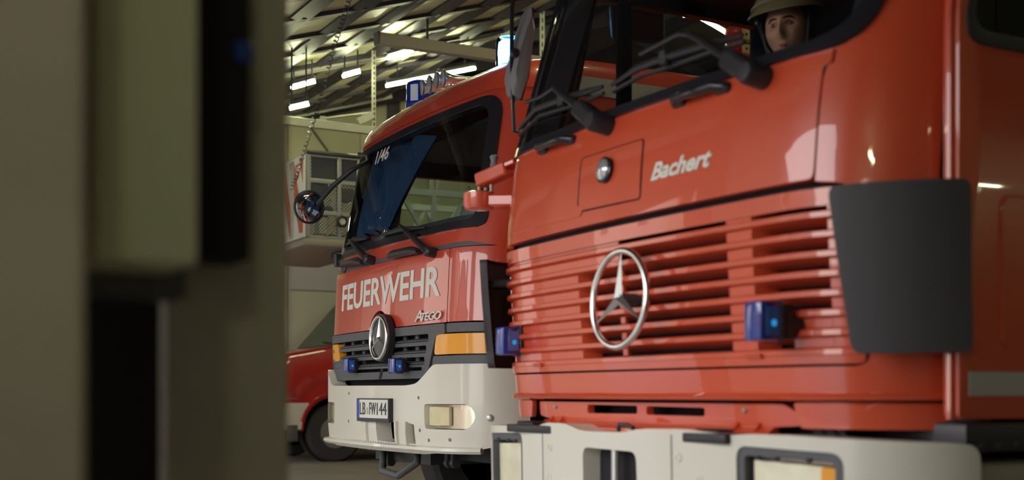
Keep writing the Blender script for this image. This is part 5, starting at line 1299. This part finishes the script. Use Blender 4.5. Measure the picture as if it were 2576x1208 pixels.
# ================================================================== the passenger in the near cab
HC = at(1968, 72, X=NX - .02)                           # middle of the face
HC = Vector((0, 0, CAM_H)) + ray(1967, 70) * 4.8
look = Vector((.605, -.861, -.06)).normalized()
rt = Vector((0, 0, 1)).cross(look) * -1; rt = look.cross(Vector((0, 0, 1))).normalized(); upv = rt.cross(look).normalized(); upv = (upv + rt * .09).normalized(); rt = look.cross(upv).normalized()
sx_ = HC.x; sy_ = HC.y
pz = SEATZ + .02
per = thing('person', (HC.x, HC.y + .1, pz), 'person in dark uniform and olive helmet looking out of the near cab windscreen', 'person')
def skin_body(name, verts, edges, radii, mat, parent, sub=2):
    me = bpy.data.meshes.new(name); base = ROOT[parent.name]
    me.from_pydata([Vector(v) - base for v in verts], edges, []); me.materials.append(mat)
    o = bpy.data.objects.new(name, me); COL.objects.link(o)
    md = o.modifiers.new('skin', 'SKIN'); md.use_smooth_shade = True
    for i, r in enumerate(radii): me.skin_vertices[0].data[i].radius = (r, r) if not isinstance(r, tuple) else r
    me.skin_vertices[0].data[0].use_root = True
    s = o.modifiers.new('sub', 'SUBSURF'); s.levels = sub; s.render_levels = sub
    dg = bpy.context.evaluated_depsgraph_get(); m2 = bpy.data.meshes.new_from_object(o.evaluated_get(dg))
    o.modifiers.clear(); o.data = m2; m2.name = name
    for p in m2.polygons: p.use_smooth = True
    if not m2.materials: m2.materials.append(mat)
    o.parent = parent; ROOT[o.name] = base; return o
h = HC + look * -.09; HSC = 1.10
nk = h - upv * .17
ch = Vector((h.x, h.y + .06, pz + .42)); wa = Vector((h.x, h.y + .12, pz + .20)); pv = Vector((h.x, h.y + .16, pz + .07))
V = [pv, wa, ch, nk - Vector((0, 0, .03)), nk + upv * .06]; E = [(0, 1), (1, 2), (2, 3), (3, 4)]; R = [.17, .165, (.19, .15), .075, .06]
for s in (-1, 1):
    i = len(V)
    V += [ch + Vector((s * .21, 0, .02)), ch + Vector((s * .26, -.10, -.24)), ch + Vector((s * .14, -.34, -.28)), ch + Vector((s * .10, -.42, -.29))]
    E += [(2, i), (i, i + 1), (i + 1, i + 2), (i + 2, i + 3)]; R += [.085, .06, .045, .035]
    j = len(V); V += [pv + Vector((s * .10, -.04, 0)), pv + Vector((s * .13, -.46, .02)), pv + Vector((s * .13, -.54, -.40)), pv + Vector((s * .13, -.64, -.42))]
    E += [(0, j), (j, j + 1), (j + 1, j + 2), (j + 2, j + 3)]; R += [.10, .075, .05, .045]
def mk():
    me = bpy.data.meshes.new('x'); me.from_pydata([(0, 0, 0), (0, 0, 1)], [(0, 1)], []); return me
# ------- head and body are joined into one continuous skin-coloured mesh; the clothes are its children
def gauss(a, b, sa, sb): return math.exp(-(a / sa) ** 2 - (b / sb) ** 2)
def head_pt(th, ph):
    """th: angle from the look direction (+ = towards rt), ph: elevation"""
    d = Vector((math.cos(ph) * math.sin(th), math.cos(ph) * math.cos(th), math.sin(ph)))
    x, y, z = d.x * .076, d.y * .098, d.z * .118
    if z < 0: x *= 1 - .30 * (-z / .118) ** 1.3; y *= 1 - .05 * (-z / .118)
    if d.y > 0:
        zz = z; k = min(1, d.y * 1.6)
        y += k * (.030 * gauss(x, zz + .026, .013, .020) + .016 * gauss(x, zz - .002, .009, .030) - .013 * (gauss(x - .031, zz - .012, .017, .012) + gauss(x + .031, zz - .012, .017, .012))
            + .008 * gauss(x, zz - .034, .05, .012) + .010 * gauss(x, zz + .062, .022, .010) - .005 * gauss(x, zz + .060, .026, .0035) + .014 * gauss(x, zz + .098, .024, .018)
            + .007 * (gauss(x - .042, zz + .022, .016, .02) + gauss(x + .042, zz + .022, .016, .02)) - .006 * gauss(x, zz + .046, .006, .008) - .010 * (gauss(x - .05, zz + .07, .02, .03) + gauss(x + .05, zz + .07, .02, .03)))
    return h + (rt * x + look * y + upv * z) * HSC
bm = NB(); NT, NP_ = 72, 60
rings = [[head_pt(2 * math.pi * j / NT - math.pi, -1.50 + 3.0 * i / (NP_ - 1)) for j in range(NT)] for i in range(NP_)]
loft(bm, rings, True, True)
for s in (-1, 1):
    ec_ = h + rt * (s * .074) - upv * .008 - look * .01
    add_lathe(bm, [(.012, -.004), (.027, .004), (.030, .012), (.024, .013), (.012, .006), (.001, .006)], ec_, (rt * s - look * .35).normalized(), 14)
add_tube(bm, [h - upv * .09 - look * .02, nk - look * .01, ch + EZ * .10], [.052, .056, .07], 16)
# hands on the lap, five fingers each
for s in (-1, 1):
    w = ch + Vector((s * .10, -.42, -.29)); add_tube(bm, [w + EY * .05, w, w + Vector((0, -.05, -.005)), w + Vector((0, -.09, -.012))], [.026, .03, .04, .036], 12, flat=.5)
    for k in range(4):
        fx_ = (-.030 + .02 * k); L_ = (.062, .074, .070, .054)[k]
        b = w + Vector((fx_, -.085, -.010)); add_tube(bm, [b + EY * .02, b, b + Vector((0, -L_ * .5, -.008)), b + Vector((0, -L_ * .8, -.030)), b + Vector((0, -L_ * .85, -.046))], [.009, .0095, .009, .008, .006], 8)
    b = w + Vector((-s * .034, -.03, -.004)); add_tube(bm, [b, b + Vector((-s * .018, -.03, -.006)), b + Vector((-s * .02, -.058, -.018))], [.012, .0105, .008], 8)
obj('body', bm, M['skin'], per, ang=80)
for s in (-1, 1):
    e_ = head_pt(math.asin(.42) * s * .95, .105) - look * .0068
    bm = NB(); bmesh.ops.create_uvsphere(bm, u_segments=16, v_segments=10, radius=.0125, matrix=Matrix.Translation(e_)); eo = obj('eye', bm, M['eye'], per)
    bm = NB(); add_lathe(bm, [(.0070, -.001), (.0045, .0012), (.001, .0015)], e_ + look * .0118 + rt * -.001, look, 12); obj('iris', bm, M['iris'], eo)
    bm = NB(); add_tube(bm, [head_pt(s * t_, .30 + dz_) + look * .001 for t_, dz_ in ((.14, -.06), (.30, -.02), (.5, -.02), (.68, -.09))], [.004, .0065, .006, .003], 6, flat=.6); obj('eyebrow', bm, M['hair'], per)
bm = NB()
for dz_, r_ in ((-.52, .0036), (-.575, .0044)): add_tube(bm, [head_pt(t_, dz_ + .015 * abs(t_)) + look * -.001 for t_ in (-.30, -.15, 0, .15, .30)], [.001, r_, r_ * 1.05, r_, .001], 6)
obj('lips', bm, M['lip'], per)
bm = NB()
rings = [[h + rt * (.0795 * math.sin(a) * math.cos(ph)) + look * ((.099 * math.cos(a)) * math.cos(ph) - .006) + upv * (.120 * math.sin(ph)) for a in [math.pi * .30 + 1.40 * math.pi * i / 24 for i in range(25)]] for ph in [-.25 + .3 * k for k in range(6)]]
loft(bm, rings, False, False); obj('hair', bm, M['hair'], per)
# helmet: shell, brim, neck guard, chin straps
bm = NB(); hc = h + upv * .082 - look * .012
rings = []
for t_ in [i / 12 for i in range(13)]:
    el = .02 + 1.5 * t_; rings.append([hc + rt * (.128 * math.cos(el) * math.sin(a)) + look * (.150 * math.cos(el) * math.cos(a)) + upv * (.125 * math.sin(el)) for a in [2 * math.pi * i / 36 for i in range(36)]])
loft(bm, rings, True, True); he = obj('helmet', bm, M['helmet'], per)
bm = NB()
def brim(o, r, dz): return [hc + rt * ((.129 + r) * math.sin(a)) + look * ((.151 + r * (1.25 if math.cos(a) > 0 else .9)) * math.cos(a)) + upv * (dz - .016 * max(0, math.cos(a)) * (r / .02) - .012 * max(0, -math.cos(a))) for a in [2 * math.pi * i / 36 for i in range(36)]]
loft(bm, [brim(0, -.002, .014), brim(0, .008, .008), brim(0, .022, -.004), brim(0, .022, -.010), brim(0, .006, -.004), brim(0, -.008, .0)], True, False); obj('helmet_brim', bm, M['helmet'], he)
bm = NB(); add_tube(bm, [hc + rt * (.1295 * math.sin(a)) + look * (.1515 * math.cos(a)) + upv * .022 for a in [2 * math.pi * i / 36 for i in range(36)]], .006, 6, closed=True); obj('helmet_band', bm, nmat('pale_band', (.30, .29, .20), .5), he)
bm = NB()
g0 = [(a, z) for a in [math.pi * .36 + 1.28 * math.pi * i / 24 for i in range(25)] for z in (0,)]
rings = [[hc + rt * ((.118 - .012 * k) * math.sin(a)) + look * ((.135 - .02 * k) * math.cos(a)) + upv * (-.01 - .07 * k) for a in [math.pi * .33 + 1.34 * math.pi * i / 24 for i in range(25)]] for k in range(4)]
loft(bm, rings, False, False); obj('neck_guard', bm, M['jacket'], he)
bm = NB()
for s in (-1, 1): add_tube(bm, [hc + rt * (s * .100) + look * .05 - upv * .01, h + rt * (s * .082) + look * .045 - upv * .05, h + rt * (s * .05) + look * .06 - upv * .105, h + look * .075 - upv * .122], .007, 6, flat=.5)
obj('chin_strap', bm, M['black'], he)
bm = NB(); add_lathe(bm, [(.007, 0), (.007, .006), (.001, .008)], hc + rt * .105 + look * .06 - upv * .03, (rt + look * .5).normalized(), 10); obj('strap_buckle', bm, M['alu'], he)
# clothing grown from the skeleton
me = bpy.data.meshes.new('jacket'); base = ROOT[per.name]
me.from_pydata([Vector(v) - base for v in V], E, []); o = bpy.data.objects.new('uniform', me); COL.objects.link(o)
md = o.modifiers.new('skin', 'SKIN'); md.use_smooth_shade = True
for i, r in enumerate(R): me.skin_vertices[0].data[i].radius = r if isinstance(r, tuple) else (r, r)
me.skin_vertices[0].data[0].use_root = True
s_ = o.modifiers.new('sub', 'SUBSURF'); s_.levels = 2; s_.render_levels = 2
dg = bpy.context.evaluated_depsgraph_get(); m2 = bpy.data.meshes.new_from_object(o.evaluated_get(dg))
o.modifiers.clear(); o.data = m2
for p in m2.polygons: p.use_smooth = True
m2.materials.clear(); m2.materials.append(M['jacket']); o.parent = per; ROOT[o.name] = base
# eyelids: a dark crease over and a fold under each eye
for s in (-1, 1):
    for dz_, r_ in ((.175, .0022), (.045, .0016)):
        bm = NB(); add_tube(bm, [head_pt(s * t_, .105 + (dz_ - .105) * (1 - abs(2 * (t_ - .40) / .44) ** 2)) + look * .002 for t_ in (.18, .26, .34, .42, .50, .58, .62)], [.0008, r_, r_, r_, r_, r_, .0008], 6); obj('eyelid', bm, M['lip'], per)
